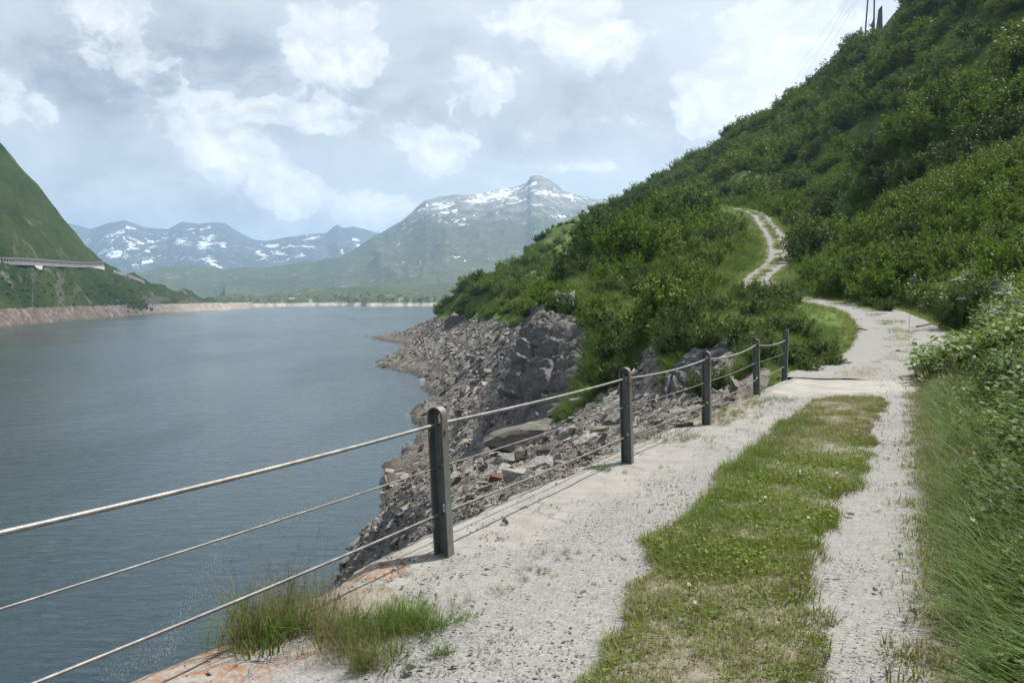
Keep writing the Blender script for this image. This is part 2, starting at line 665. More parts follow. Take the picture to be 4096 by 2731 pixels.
def feat(X, Y):
    return np.stack([X / Y * F / 1000.0, np.log(Y) * TS], axis=-1)


cf = feat(C[:, 0], C[:, 1])
cv = (C[:, 2] - CAMZ) / C[:, 1]


def tps(r2):
    return 0.5 * r2 * np.log(r2 + 1e-9)


_d2 = ((cf[:, None] - cf[None]) ** 2).sum(-1)
_n = len(cf)
A = np.zeros((_n + 3, _n + 3))
A[:_n, :_n] = tps(_d2) + np.eye(_n) * 0.0015
A[:_n, _n:] = np.concatenate([np.ones((_n, 1)), cf], axis=1)
A[_n:, :_n] = A[:_n, _n:].T
sol = np.linalg.solve(A, np.concatenate([cv, np.zeros(3)]))


def rbf(X, Y):
    q = feat(X, Y)
    res = np.empty(len(q))
    for s0 in range(0, len(q), 20000):
        b = q[s0:s0 + 20000]
        r2 = ((b[:, None] - cf[None]) ** 2).sum(-1)
        res[s0:s0 + 20000] = tps(r2) @ sol[:_n] + sol[_n] + b @ sol[_n + 1:]
    return res


NS, NR = 640, 520
S_MIN, S_MAX = (1120 - 2048) / F, 1.95
R_MIN, R_MAX = 1.3, 900.0
gs = np.linspace(S_MIN, S_MAX, NS)
gr = np.exp(np.linspace(math.log(R_MIN), math.log(R_MAX), NR))
GS, GR = np.meshgrid(gs, gr)                   # rows: distance
GX, GY = GS * GR, GR.copy()
fx, fy = GX.ravel(), GY.ravel()
gz = CAMZ + rbf(fx, fy) * fy
rD, rS, rZ = road_near(fx, fy)
# masks
_px = 2048 + F * fx / fy
bare = sstep(gz + 1.6 * fbm(fx * .07, fy * .07, oct=3, seed=5), -3.6, -4.6)          # below the full-lake line
shield = np.exp(-((_px - 2185) / 175) ** 2 - ((fy - 49) / 11) ** 2)                    # rock rib
bank = np.exp(-((_px - 2800) / 170) ** 2 - ((fy - 23.5) / 2.6) ** 2)                   # rock bank under the bend
mound = np.exp(-((_px - 2720) / 190) ** 2 - ((fy - 15.5) / 3.5) ** 2) 
near_scree = np.maximum(sstep(fy, 40, 30) * sstep(_px, 2750, 2550), sstep(fy, 21.5, 20) * sstep(_px, 3130, 3040)) 
flank = sstep(_px, 2130, 2070) * sstep(fy, 40, 46) * sstep(fy, 150, 138)
rock = np.clip(np.maximum.reduce([bare, flank, sstep(shield, .25, .5), sstep(bank, .3, .5), sstep(mound, .3, .6), near_scree]), 0, 1)
rock *= np.where(fy < 20, sstep(rD, 1.0, 1.7), sstep(rD, 1.2, 3.0))
# relief
veg = 1 - rock
bil = np.abs(fbm(fx * .085 + .3 * fbm(fx * .05, fy * .05, oct=2, seed=24), fy * .085, oct=3, seed=25, gain=.45)) * 2 - .70
nz = 3.2 * bil * sstep(fy, 36, 95) * (.55 + .45 * sstep(rS, -1, 1)) + 0.35 * fbm(fx * .11, fy * .11, oct=4, seed=21) * np.clip(fy / 40, 0.15, 3) + 1.2 * fbm(fx * .025, fy * .025, oct=3, seed=8) * sstep(fy, 60, 200)
nz_r = 0.16 * fbm(fx * .8, fy * .8, oct=4, seed=31) * np.clip(fy / 30, .6, 3) + 0.5 * fbm(fx * .13, fy * .16, oct=3, seed=33, ridged=True) * np.clip(fy / 60, .2, 1.6)
hump = sstep(rD, 2.0, 6.0)
gz2 = gz + (veg * nz + rock * nz_r) * hump
# terraces left by the falling lake level
lev = (gz2 - WATER)
terr = rock * sstep(lev, 0.2, 1.5) * sstep(lev, 9, 6) * sstep(fy, 60, 110)
gz2 = gz2 + terr * 0.34 * np.sin(lev * 2 * math.pi / 2.1)
# the road bench
w = sstep(rD, 3.6, 1.55)
rlow = rZ - 0.07
gz2 = gz2 * (1 - w) + rlow * w
# the deck lies on top of the land
re, le = 0.10 + 0.478 * fy, -1.74 + 0.56 * (fy - 3.55)
ind = (fy < 18.2) & (fx > le - 0.05) & (fx < re + 0.25)
gz2 = np.where(ind, np.minimum(gz2, -0.10), gz2)
edge = (fy < 18.2) & (fx <= le - 0.05)
gz2 = np.where(edge, np.minimum(gz2, -0.14 - 0.35 * np.clip(le - fx, 0, 1.2)), gz2)
gz2 = np.maximum(gz2, -24.0)
HG = gz2.reshape(NR, NS)
RK = rock.reshape(NR, NS)


def Hs(X, Y, G=None):
    """terrain height (or another grid) at X, Y"""
    G = HG if G is None else G
    X = np.asarray(X, float)
    Y = np.asarray(Y, float)
    a = np.clip((X / Y - S_MIN) / (S_MAX - S_MIN) * (NS - 1), 0, NS - 1.001)
    b = np.clip((np.log(np.maximum(Y, .1)) - math.log(R_MIN)) / (math.log(R_MAX) - math.log(R_MIN)) * (NR - 1), 0, NR - 1.001)
    i, j = np.floor(b).astype(int), np.floor(a).astype(int)
    u, v = b - i, a - j
    return (G[i, j] * (1 - u) * (1 - v) + G[i + 1, j] * u * (1 - v) + G[i, j + 1] * (1 - u) * v + G[i + 1, j + 1] * u * v)


# which parts of the land the camera can see (running skyline per column)
_ev = (HG - CAMZ) / GR
_run = np.maximum.accumulate(_ev, axis=0)
HID = np.concatenate([np.full((1, NS), -9.0), _run[:-1]], axis=0)


def seen(X, Y, top, tol=0.0):
    e = (top - CAMZ) / Y
    return e > Hs(X, Y, HID) - tol


# ---- ground material
gm, g, gb = new_mat("hill_ground")
pos = g.geo('Position')
rk = g.attr('rock')
n1 = g.noise(pos, 0.09, 5, 0.6)
n2 = g.noise(pos, 0.9, 5, 0.6)
n3 = g.noise(pos, 7.0, 4, 0.6)
grass = g.mix(g.ramp(n1, .38, .66), (0.070, 0.125, 0.022), (0.125, 0.180, 0.038))
grass = g.mix(g.math('MULTIPLY', g.ramp(n2, .5, .75), .6), grass, (0.155, 0.155, 0.06))
grass = g.mix(g.math('MULTIPLY', g.ramp(n3, .45, .8), .5), grass, (0.03, 0.045, 0.012))
v1 = g.voro(pos, 2.2, 'F1', 'Color')
vs = g.sep(v1)
v2 = g.voro(pos, 7.0, 'F1', 'Color')
vs2 = g.sep(v2)
rn = g.noise(g.scale(pos, (1, 1, 2.5)), 0.35, 6, 0.62)
rcol = g.mix(g.ramp(rn, .3, .7), (0.17, 0.152, 0.13), (0.27, 0.245, 0.21))
rcol = g.mix(g.math('MULTIPLY', vs[0], .35), rcol, (0.10, 0.094, 0.085))
rcol = g.mix(g.math('MULTIPLY', g.math('POWER', vs2[1], 3), .6), rcol, (0.30, 0.285, 0.26))
hsep = g.sep(pos)
wet = g.ramp(hsep[2], WATER + 1.3, WATER + 0.1)
rcol = g.mix(g.math('MULTIPLY', g.ramp(g.noise(pos, .05, 3), .45, .62), .45), rcol, (0.17, 0.135, 0.10))
low_ = g.ramp(hsep[2], WATER + 7.0, WATER + 2.0)
rcol = g.mix(g.math('MULTIPLY', low_, .65), rcol, g.mix(g.ramp(rn, .4, .6), (0.105, 0.092, 0.076), (0.165, 0.146, 0.122)))
rcol = g.mix(g.math('MULTIPLY', wet, .6), rcol, (0.06, 0.053, 0.045))
edgef = g.ramp(g.math('ADD', rk, g.math('MULTIPLY', g.math('SUBTRACT', n2, .5), .7)), .4, .6)
colr = g.mix(edgef, grass, rcol)
hb = g.math('ADD', g.math('MULTIPLY', g.voro(pos, 3.0, 'F1', 'Distance'), g.math('MULTIPLY', edgef, 1.0)), g.math('MULTIPLY', n3, .5))
setin(g, gb, col=colr, rough=0.95, spec=0.15, normal=g.bump(hb, .8, .18))

# faces above the lake bed
idx = np.arange(NS * NR).reshape(NR, NS)
quads = np.stack([idx[:-1, :-1], idx[:-1, 1:], idx[1:, 1:], idx[1:, :-1]], axis=-1).reshape(-1, 4)
zq = gz2[quads]
keep = zq.max(axis=1) > -22.0
quads = quads[keep]
used = np.unique(quads)
remap = np.full(NS * NR, -1)
remap[used] = np.arange(len(used))
Vt = np.stack([fx, fy, gz2], axis=1)[used]
me = mesh_np("hillside", Vt, remap[quads], gm, smooth=True, attrs={'rock': rock[used]})
hillside = tag(obj("hillside", me), "steep green alder-covered hillside running down to the bare grey lake shore", None, None, 'structure')
# ---------------------------------------------------------------- lake
wm, wt, wb = new_mat("lake_water")
wp = wt.geo('Position')
r1 = wt.noise(wt.scale(wp, (0.55, 1.25, 1)), 1.15, 5, 0.6, 0.4)
r2 = wt.noise(wt.scale(wp, (0.5, 1.3, 1), (0, 0, 0.35)), 0.33, 4, 0.55, 0.3)
r3 = wt.noise(wp, 0.02, 3, 0.5)
gust = wt.ramp(wt.noise(wt.scale(wp, (1.0, 0.35, 1), (0, 0, -0.4)), 0.022, 4, 0.6), 0.38, 0.66)
hgt = wt.math('ADD', wt.math('MULTIPLY', r1, 0.55), wt.math('MULTIPLY', r2, 0.8))
amp = wt.maprange(gust, 0, 1, 0.38, 1.0)
bmp = wt.n('ShaderNodeBump', {'Height': hgt, 'Strength': amp, 'Distance': 0.42})
wcol = wt.mix(wt.ramp(r3, .35, .65), (0.020, 0.040, 0.048), (0.028, 0.050, 0.058))
setin(wt, wb, col=wcol, rough=wt.maprange(gust, 0, 1, 0.10, 0.2), ior=1.333, normal=bmp.outputs[0])
wb.inputs['Specular IOR Level'].default_value = 0.5
lk = obj("lake", mesh_np("lake", [(-7000, -900, WATER), (6000, -900, WATER), (6000, 5000, WATER), (-7000, 5000, WATER)], [(0, 1, 2, 3)], wm))
tag(lk, "slate-blue rippled water of the half-empty mountain lake", None, None, 'structure')


# ---------------------------------------------------------------- far hills and mountains
class Ridge:
    """a hill side from a foot line up to a skyline and down behind it"""
    def __init__(self, name, ridge, foot, NU, NV, mat, label, prof, amp, nscale, crag, seed, back=0.8, shore=False, nvb=14, gully=0.0, snow=None, shore_wob=.02):
        ridge = np.array(sorted(ridge), float)
        foot = np.array(sorted(foot), float)
        u = np.linspace(max(ridge[0, 0], foot[0, 0]), min(ridge[-1, 0], foot[-1, 0]), NU)
        self.u = u
        rp = np.array([at(px, py, d) for px, py, d in zip(u, np.interp(u, ridge[:, 0], ridge[:, 1]), np.interp(u, ridge[:, 0], ridge[:, 2]))])
        fp = np.array([atz(px, z, d) for px, d, z in zip(u, np.interp(u, foot[:, 0], foot[:, 1]), np.interp(u, foot[:, 0], foot[:, 2]))])
        rp[:, 2] += crag * fbm(rp[:, 0] * nscale * 3, rp[:, 1] * nscale * 3, oct=5, seed=seed + 3)
        if shore:
            fp[:, 1] *= 1 + shore_wob * fbm(u / 55.0, u * 0, oct=4, seed=seed + 70)
            fp[:, 0] = (u - 2048) / F * fp[:, 1]
        v = np.linspace(0, 1, NV)
        B = np.array(prof(v))
        X = fp[None, :, 0] * (1 - v[:, None]) + rp[None, :, 0] * v[:, None]
        Y = fp[None, :, 1] * (1 - v[:, None]) + rp[None, :, 1] * v[:, None]
        Zz = fp[None, :, 2] * (1 - B[:, None]) + rp[None, :, 2] * B[:, None]
        win = (np.sin(math.pi * np.clip(v, 0, 1)) ** 0.7)[:, None]
        nz = fbm(X * nscale, Y * nscale, Zz * nscale, oct=6, seed=seed) * 0.6 + fbm(X * nscale, Y * nscale, oct=5, seed=seed + 9, ridged=True) * 0.5
        Zz = Zz + amp * win * nz
        if gully:
            uu = np.broadcast_to(np.linspace(0, 1, NU)[None, :], X.shape)
            gl = fbm(uu * gully + .25 * fbm(X * nscale, Y * nscale, oct=3, seed=seed + 40), np.broadcast_to(v[:, None] * 1.5, X.shape), oct=5, seed=seed + 50, ridged=True)
            Zz = Zz + amp * .55 * win * gl
        if shore:
            cut = sstep(Zz, -4.6, -5.2)
            Zz = Zz + cut * 0.5 * np.sin(Zz * 2.6)
        # behind the skyline
        vb = np.linspace(0, 1, nvb + 1)[1:, None]
        dirx = (rp[:, 0] - fp[:, 0])[None]
        diry = (rp[:, 1] - fp[:, 1])[None]
        Xb = rp[None, :, 0] + dirx * back * vb
        Yb = rp[None, :, 1] + diry * back * vb
        Zb = Zz[-1][None] + (-28 - Zz[-1][None]) * (vb ** 1.4)
        Zb = Zb + amp * .4 * fbm(Xb * nscale, Yb * nscale, oct=4, seed=seed) * np.sin(math.pi * vb)
        self.X, self.Y, self.Z = X, Y, Zz
        X, Y, Zz = np.concatenate([X, Xb]), np.concatenate([Y, Yb]), np.concatenate([Zz, Zb])
        at_ = None
        if snow:
            qx, qy = pix(X, Y, Zz)
            sm = np.zeros_like(X)
            for (bx, by, bw, bh, ro, st_) in snow:
                dx, dy = qx - bx, qy - by
                a_, b_ = dx * math.cos(ro) + dy * math.sin(ro), -dx * math.sin(ro) + dy * math.cos(ro)
                sm = np.maximum(sm, st_ * np.exp(-((a_ / bw) ** 2 + (b_ / bh) ** 2)))
            at_ = {'snow': sm.ravel()}
        n = X.shape[0]
        ii = np.arange(n * NU).reshape(n, NU)
        q = np.stack([ii[:-1, :-1], ii[:-1, 1:], ii[1:, 1:], ii[1:, :-1]], axis=-1).reshape(-1, 4)
        me = mesh_np(name, np.stack([X, Y, Zz], -1).reshape(-1, 3), q, mat, smooth=True, attrs=at_)
        self.o = tag(obj(name, me), label, None, None, 'structure')

    def hit(self, px, py):
        """point of the visible side seen at a photo pixel (nearest one)"""
        k = np.clip(np.interp(px, self.u, np.arange(len(self.u))), 0, len(self.u) - 1.001)
        i = int(k); t = k - i
        X = self.X[:, i] * (1 - t) + self.X[:, i + 1] * t
        Y = self.Y[:, i] * (1 - t) + self.Y[:, i + 1] * t
        Zc = self.Z[:, i] * (1 - t) + self.Z[:, i + 1] * t
        _, yy = pix(X, Y, Zc)
        for j in range(len(yy) - 1):
            if yy[j] >= py >= yy[j + 1]:
                s = (yy[j] - py) / max(1e-6, yy[j] - yy[j + 1])
                return np.array([X[j] + (X[j + 1] - X[j]) * s, Y[j] + (Y[j + 1] - Y[j]) * s, Zc[j] + (Zc[j + 1] - Zc[j]) * s])
        j = int(np.argmin(abs(yy - py)))
        return np.array([X[j], Y[j], Zc[j]])


def slope_mat(name, g1, g2, rock1, rock2, unit, rock_lo, rock_hi, snow=None, bare=None, rough_bump=1.0, grass_top=None, lean=(1, 1, 1), steep=(.75, .5), rock_amt=.8, bare_z=-4.4):
    """alpine slope: turf, rock where steep or high, snow fields, and a bare shore band"""
    m, n, b = new_mat(name)
    ps = n.geo('Position')
    nrm = n.sep(n.geo('Normal'))
    zz = n.sep(ps)[2]
    a = n.noise(ps, 1.0 / (unit * 9), 6, 0.62)
    bb = n.noise(n.scale(ps, lean), 1.0 / (unit * 2), 6, 0.65)
    f = n.noise(ps, 1.0 / (unit * .35), 4, 0.65)
    turf = n.mix(n.ramp(a, .36, .64), g1, g2)
    turf = n.mix(n.math('MULTIPLY', n.ramp(f, .5, .72), .5), turf, tuple(c_ * .5 for c_ in g1))
    rk_ = n.mix(n.ramp(bb, .3, .7), rock1, rock2)
    rk_ = n.mix(n.math('MULTIPLY', n.ramp(f, .45, .7), .5), rk_, tuple(c_ * .55 for c_ in rock1))
    st = n.ramp(n.math('ADD', nrm[2], n.math('MULTIPLY', n.math('SUBTRACT', bb, .5), .5)), *steep)
    hi = n.ramp(n.math('ADD', zz, n.math('MULTIPLY', n.math('SUBTRACT', bb, .5), (rock_hi - rock_lo) * 1.6)), rock_lo, rock_hi)
    spots = n.math('MULTIPLY', n.ramp(n.math('ADD', bb, n.math('MULTIPLY', f, .35)), .78, .86), .75)
    rf = n.math('MAXIMUM', n.math('MAXIMUM', n.math('MULTIPLY', st, rock_amt), hi), spots)
    colr = n.mix(rf, turf, rk_)
    if snow:
        lo, hi2, thr, amt, ssc, flat = snow
        sn = n.noise(n.scale(ps, (1, 1, 1.5)), 1.0 / ssc, 6, 0.58, 1.2)
        sn2 = n.noise(ps, 1.0 / (ssc * 4.5), 2, 0.5)
        s = n.math('ADD', n.math('MULTIPLY', sn, 1.5), n.math('MULTIPLY', sn2, .2))
        s = n.math('ADD', s, n.math('MULTIPLY', nrm[2], flat))
        s = n.math('ADD', s, n.math('MULTIPLY', n.math('MULTIPLY', n.ramp(zz, lo, lo + (hi2 - lo) * .3), n.ramp(zz, hi2 * 1.15, hi2 * .9)), amt))
        s = n.math('ADD', s, n.math('MULTIPLY', n.math('SUBTRACT', n.attr('snow'), .2), .36))
        sf = n.ramp(s, thr, thr + .02)
        colr = n.mix(sf, colr, (0.80, 0.83, 0.86))
    if bare:
        c1, c2, c3 = bare
        en = n.math('ADD', zz, n.math('MULTIPLY', n.math('SUBTRACT', bb, .5), 5.0))
        bf = n.ramp(en, bare_z, bare_z - 1.0)
        sc_ = n.mix(n.ramp(n.noise(n.scale(ps, (1, 1, .25)), 1 / (unit * 2.6), 6, .65), .38, .62), c1, c2)
        sc_ = n.mix(n.math('MULTIPLY', n.ramp(n.noise(ps, 1 / (unit * .6), 5, .7), .5, .66), .8), sc_, c3)
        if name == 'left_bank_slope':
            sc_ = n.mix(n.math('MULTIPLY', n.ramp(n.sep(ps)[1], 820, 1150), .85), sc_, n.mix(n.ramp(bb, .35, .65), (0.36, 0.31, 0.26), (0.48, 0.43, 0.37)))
        colr = n.mix(bf, colr, sc_)
    setin(n, b, col=colr, rough=1.0, spec=0.0, normal=n.bump(n.math('ADD', bb, n.math('MULTIPLY', f, .45)), .75 * rough_bump, unit * .9))
    return m


lin = lambda v: v
conc = lambda v: 0.55 * v + 0.45 * v ** 2

# left bank with the gallery road; turf colour darkened to carry a cloud shadow
lm = slope_mat("left_bank_slope", (0.022, 0.042, 0.014), (0.050, 0.072, 0.022), (0.11, 0.10, 0.085), (0.19, 0.175, 0.15), 9.0, 210, 420,
               bare=((0.155, 0.14, 0.125), (0.125, 0.092, 0.07), (0.29, 0.275, 0.25)), lean=(1, 1, .35), steep=(.46, .30), rock_amt=.7)
LEFT = Ridge("left_bank",
             [(-2600, -500, 620), (-1500, -150, 680), (-600, 230, 760), (0, 560, 790), (70, 650, 800), (150, 735, 815), (250, 870, 835), (300, 925, 845), (350, 990, 856), (400, 1045, 870), (470, 1080, 900), (560, 1115, 960),
              (650, 1152, 1040), (740, 1178, 1130), (830, 1198, 1230), (920, 1213, 1330), (1010, 1224, 1440)],
             [(-2600, 270, WATER - 6), (-1500, 330, WATER - 6), (-600, 405, WATER - 4), (0, 497, WATER - 2.5), (200, 585, WATER - 2.5), (400, 715, WATER - 2.5), (560, 845, WATER - 2.5), (700, 985, WATER - 2), (800, 1090, WATER - 2), (920, 1240, WATER - 2), (1010, 1420, WATER - 2)],
             300, 150, lm, "steep dark green mountainside on the left shore, under the gallery road", lambda v: 0.82 * v + 0.18 * v ** 2, 22.0, 1 / 150, 9.0, 60, shore=True, gully=20)

# valley floor at the head of the lake
pm = slope_mat("valley_floor_turf", (0.070, 0.095, 0.034), (0.105, 0.115, 0.050), (0.30, 0.28, 0.25), (0.4, 0.38, 0.35), 22.0, 300, 500,
               bare=((0.44, 0.39, 0.33), (0.30, 0.265, 0.225), (0.56, 0.51, 0.45)), steep=(.8, .5), bare_z=-8.2)


def shoreprof(v):
    return np.where(v < .10, v * 3.4, .34 + (v - .10) / .90 * .66)


VAL = Ridge("valley_floor",
            [(640, 1204, 2300), (800, 1199, 2300), (870, 1186, 2350), (960, 1178, 2400), (1060, 1184, 2450), (1130, 1168, 2500), (1250, 1152, 2600), (1400, 1148, 2650), (1600, 1142, 2700), (1900, 1125, 2700), (2500, 1100, 2700)],
            [(640, 1320, WATER - 1.5), (900, 1390, WATER - 1.5), (1000, 1590, WATER - 1.5), (1100, 1750, WATER - 1.5), (1200, 1800, WATER - 1.5), (1450, 1830, WATER - 1.5), (1480, 1760, WATER - 1.5), (1560, 1780, WATER - 1.5), (1620, 1840, WATER - 1.5), (2500, 1860, WATER - 1.5)],
            240, 110, pm, "pale sandy shore and green valley floor at the head of the lake", shoreprof, 12.0, 1 / 160, 2.0, 80, shore=True, shore_wob=.06)

# cliffs and green steps behind the valley
cm = slope_mat("valley_cliffs_rock", (0.075, 0.10, 0.045), (0.10, 0.115, 0.055), (0.15, 0.145, 0.145), (0.30, 0.285, 0.275), 45.0, 400, 700, steep=(.85, .68), lean=(1, 1, .4))
CLF = Ridge("valley_cliffs",
            [(200, 1150, 3900), (420, 1118, 4000), (530, 1094, 4100), (620, 1080, 4150), (680, 1071, 4200), (748, 1061, 4200), (884, 1078, 4200), (1020, 1073, 4200), (1156, 1062, 4200), (1292, 1050, 4200), (1500, 1020, 4200), (1800, 1000, 4200)],
            [(200, 2900, -25), (900, 2850, -20), (1800, 2800, -20)],
            220, 110, cm, "hazy grey cliffs and green steps behind the valley", lambda v: 0.30 * v + .35 * sstep(v, .12, .4) + .35 * sstep(v, .62, .9), 42.0, 1 / 520, 14.0, 90)

# the broad snow-streaked mountain in the middle
km = slope_mat("peak_slope", (0.080, 0.102, 0.046), (0.112, 0.118, 0.062), (0.19, 0.185, 0.175), (0.34, 0.33, 0.31), 38.0, 330, 560,
               snow=(330, 720, 1.115, .03, 60, .08), lean=(1, 1, .5), steep=(.70, .45))
PEAK = Ridge("snow_streaked_mountain",
             [(900, 1165, 3500), (1100, 1130, 3900), (1250, 1075, 4300), (1400, 1011, 4500), (1513, 939, 4600), (1620, 872, 4650), (1668, 826, 4700), (1703, 797, 4700), (1760, 783, 4750), (1817, 775, 4750), (1864, 778, 4750), (1930, 768, 4800), (1995, 757, 4800),
              (2072, 739, 4800), (2108, 727, 4800), (2124, 705, 4800), (2140, 700, 4800), (2160, 702, 4800), (2197, 719, 4800), (2257, 761, 4800), (2364, 793, 4800), (2489, 805, 4800), (2700, 850, 4700), (3100, 980, 4500)],
             [(900, 2500, -22), (1300, 2500, -22), (1700, 2450, -22), (3100, 2450, -22)],
             420, 200, km, "broad green and grey mountain with snow streaks below a blunt rocky summit", lambda v: 0.42 * v + 0.58 * v ** 2.1, 62.0, 1 / 620, 12.0, 100, back=.6, gully=9, snow=[(1990, 785, 120, 26, -.2, 1), (1900, 803, 70, 22, -.2, .9), (1770, 822, 60, 16, 0, .8), (2185, 772, 100, 20, .1, .9), (2120, 748, 40, 16, -.6, .8), (2080, 800, 130, 10, -.3, .7), (2300, 790, 80, 12, .2, .7), (1790, 852, 60, 9, -.2, .6), (1690, 835, 40, 12, -.7, .6), (1660, 880, 40, 8, -.5, .6), (2230, 865, 40, 9, 0, .6), (2420, 815, 60, 8, .1, .6), (1590, 980, 16, 8, -.4, .6), (1815, 870, 14, 22, .6, .6), (2150, 820, 60, 8, -.2, .6)])

# the far range
fm = slope_mat("far_range_rock", (0.055, 0.068, 0.045), (0.07, 0.08, 0.05), (0.060, 0.063, 0.070), (0.105, 0.107, 0.112), 70.0, 60, 420,
               snow=(60, 560, 1.14, .04, 90, .08), lean=(1, 1, .5), steep=(.9, .6))
RNG = Ridge("far_range",
            [(-900, 860, 7000), (0, 890, 7200), (200, 880, 7300), (313, 901, 7400), (360, 915, 7400), (435, 890, 7400), (500, 881, 7400), (578, 908, 7400), (640, 912, 7400), (670, 917, 7400), (728, 888, 7400), (789, 893, 7400), (850, 888, 7400), (898, 891, 7400), (939, 915, 7400),
             (1007, 952, 7400), (1061, 961, 7500), (1156, 946, 7500), (1306, 932, 7500), (1332, 910, 7500), (1350, 899, 7500), (1368, 910, 7500), (1381, 912, 7500), (1415, 906, 7500), (1510, 932, 7500), (1700, 950, 7500), (2300, 980, 7500)],
            [(-900, 5000, -20), (2300, 5000, -20)],
            420, 170, fm, "hazy blue far mountain range with snow patches", lambda v: 0.5 * v + .5 * v ** 1.6, 120.0, 1 / 900, 16.0, 140, back=.35, gully=16, snow=[(470, 930, 70, 14, -.3, .8), (440, 955, 24, 26, .5, .8), (525, 985, 24, 44, -.4, .9), (590, 968, 56, 12, -.1, .9), (470, 1015, 66, 22, .1, .9), (600, 1000, 40, 14, -.4, .8), (590, 1045, 50, 14, -.3, .9), (725, 968, 36, 18, .3, .9), (825, 915, 36, 9, -.2, .8), (770, 925, 18, 16, 0, .7), (830, 965, 26, 34, .7, .8), (860, 975, 50, 9, -.1, .9), (800, 985, 14, 26, 0, .7), (850, 1050, 50, 16, .5, .9), (830, 1022, 26, 9, 0, .7), (1090, 985, 60, 9, .1, .8), (1180, 985, 70, 5, 0, .8), (1040, 1012, 50, 14, .5, .8), (1120, 1015, 70, 8, .2, .8), (1190, 1028, 50, 9, -.3, .8), (1250, 952, 40, 8, -.2, .7), (1425, 960, 30, 8, .6, .8), (1440, 985, 40, 10, .6, .8), (1365, 1012, 12, 22, .5, .6), (1310, 1045, 50, 5, 0, .6), (880, 1070, 30, 6, 0, .6)])

# ---- the air of the valley
hm = bpy.data.materials.new("valley_haze")
hm.use_nodes = True
ht = NT(hm.node_tree)
hm.node_tree.nodes.remove(hm.node_tree.nodes['Principled BSDF'])
pv = ht.n('ShaderNodeVolumePrincipled')
pv.inputs['Color'].default_value = (0.52, 0.745, 1.0, 1)
pv.inputs['Density'].default_value = 0.000098
pv.inputs['Anisotropy'].default_value = 0.25
hm.node_tree.links.new(pv.outputs[0], hm.node_tree.nodes['Material Output'].inputs['Volume'])
hz = MB()
hz.box((-1500, 4000, 375), (18000, 15000, 830))
haze = tag(obj("haze", hz.mesh("haze", hm)), "pale blue haze in the valley air", None, None, 'stuff')
# ---------------------------------------------------------------- lake-side deck of the track
def gp(px, py, z=0.0):
    """ground point at height z seen at a photo pixel"""
    a = at(px, py, 1.0)
    k = (z - CAMZ) / (a[2] - CAMZ)
    return np.array([a[0] * k, k, z])


_mY = np.array([-6, 3.55, 4.4, 4.8, 6.37, 7.94, 10.35, 13.6, 17])
_mL = np.array([-4.4, .38, .62, .80, 1.41, 2.17, 3.39, 5.15, 6.9])
_mR = np.array([-3.4, 1.30, 1.62, 1.72, 2.50, 3.36, 4.45, 6.15, 7.6])


def medL(Y):
    return np.interp(Y, _mY, _mL)


def medR(Y):
    return np.interp(Y, _mY, _mR)


def median_mask(X, Y):
    """1 inside the grassed middle strip"""
    j = 0.16 * fbm(X * 2.2, Y * 2.2, oct=3, seed=61) + .07 * fbm(X * 7, Y * 7, oct=2, seed=62)
    return sstep(X - medL(Y) + j, -.05, .10) * sstep(medR(Y) - X + j, -.08, .12) * sstep(Y, 13.9, 13.3)


def rim(Y):
    Y = np.asarray(Y, float)
    return -1.74 + 0.56 * (Y - 3.55) - 0.15 * sstep(Y, 4.6, 5.2) * sstep(Y, 20, 18) + 0.10 * fbm(Y * 1.3, Y * 0, oct=3, seed=71) + .03 * fbm(Y * 6, Y * 0, oct=2, seed=72)


nY, nK = 420, 110
Yd = np.concatenate([np.linspace(-6, 2.4, 60), 2.4 + (18.2 - 2.4) * np.linspace(0, 1, nY - 60) ** 1.35 + 1e-3])
K = np.linspace(0, 1, nK)
YY = np.repeat(Yd[:, None], nK, 1)
lo = rim(Yd)[:, None]
hi = (0.10 + 0.478 * Yd + 0.7)[:, None]
XX = lo + (hi - lo) * K[None]
aL = XX - lo                                                   # metres from the rim
gnoise = fbm(XX * 1.6, YY * 1.6, oct=4, seed=80)
gn2 = fbm(XX * 5, YY * 5, oct=3, seed=81)
conc_ = sstep(1.15 - aL + .55 * gnoise + .18 * gn2, 0.0, .35) * sstep(YY, 4.9, 5.8) * sstep(YY, 13.0, 11.5)
conc_ = np.maximum(conc_, sstep(.60 - aL + .3 * gnoise, 0, .1) * (YY < 5.8))
conc_ = np.maximum(conc_, sstep(1.6 - aL + .4 * gnoise, 0, .3) * sstep(YY, 8.6, 9.4) * sstep(YY, 13, 12) * .8)
med = median_mask(XX, YY)
dry_edge = sstep(.75 - aL + .5 * gnoise, 0, .3) * sstep(YY, 10.0, 10.8) * sstep(YY, 13.6, 13.0)
tuft_soil = np.exp(-((XX + .72) / .42) ** 2 - ((YY - 4.25) / .45) ** 2)
soil = np.clip(np.maximum.reduce([med * (.75 + .5 * gn2), sstep(tuft_soil + .25 * gn2, .35, .6), dry_edge * .7, sstep(XX - (0.10 + 0.478 * YY) + .12 * gnoise, -.05, .15)]), 0, 1)
lich = sstep(fbm(XX * 3.2, YY * 3.2, oct=3, seed=90) * .5 + .5 + .35 * fbm(XX * 14, YY * 14, oct=3, seed=91), .56, .64)
lzone = np.maximum.reduce([np.exp(-((XX + .86) / .36) ** 2 - ((YY - 4.95) / .36) ** 2) * 1.5, np.exp(-(aL / .55) ** 2) * 1.25 * sstep(YY, 4.4, 3.9), np.exp(-(aL / .22) ** 2) * .75 * sstep(YY, 12.5, 9) * sstep(YY, 5.2, 5.8)])
lich = sstep(lich * .55 + lzone * .8, .62, .86)
rut = np.exp(-((XX - (lo + .45 * (medL(Yd)[:, None] - lo) + .2)) / .35) ** 2) + np.exp(-((XX - (medR(Yd)[:, None] + .28)) / .25) ** 2)
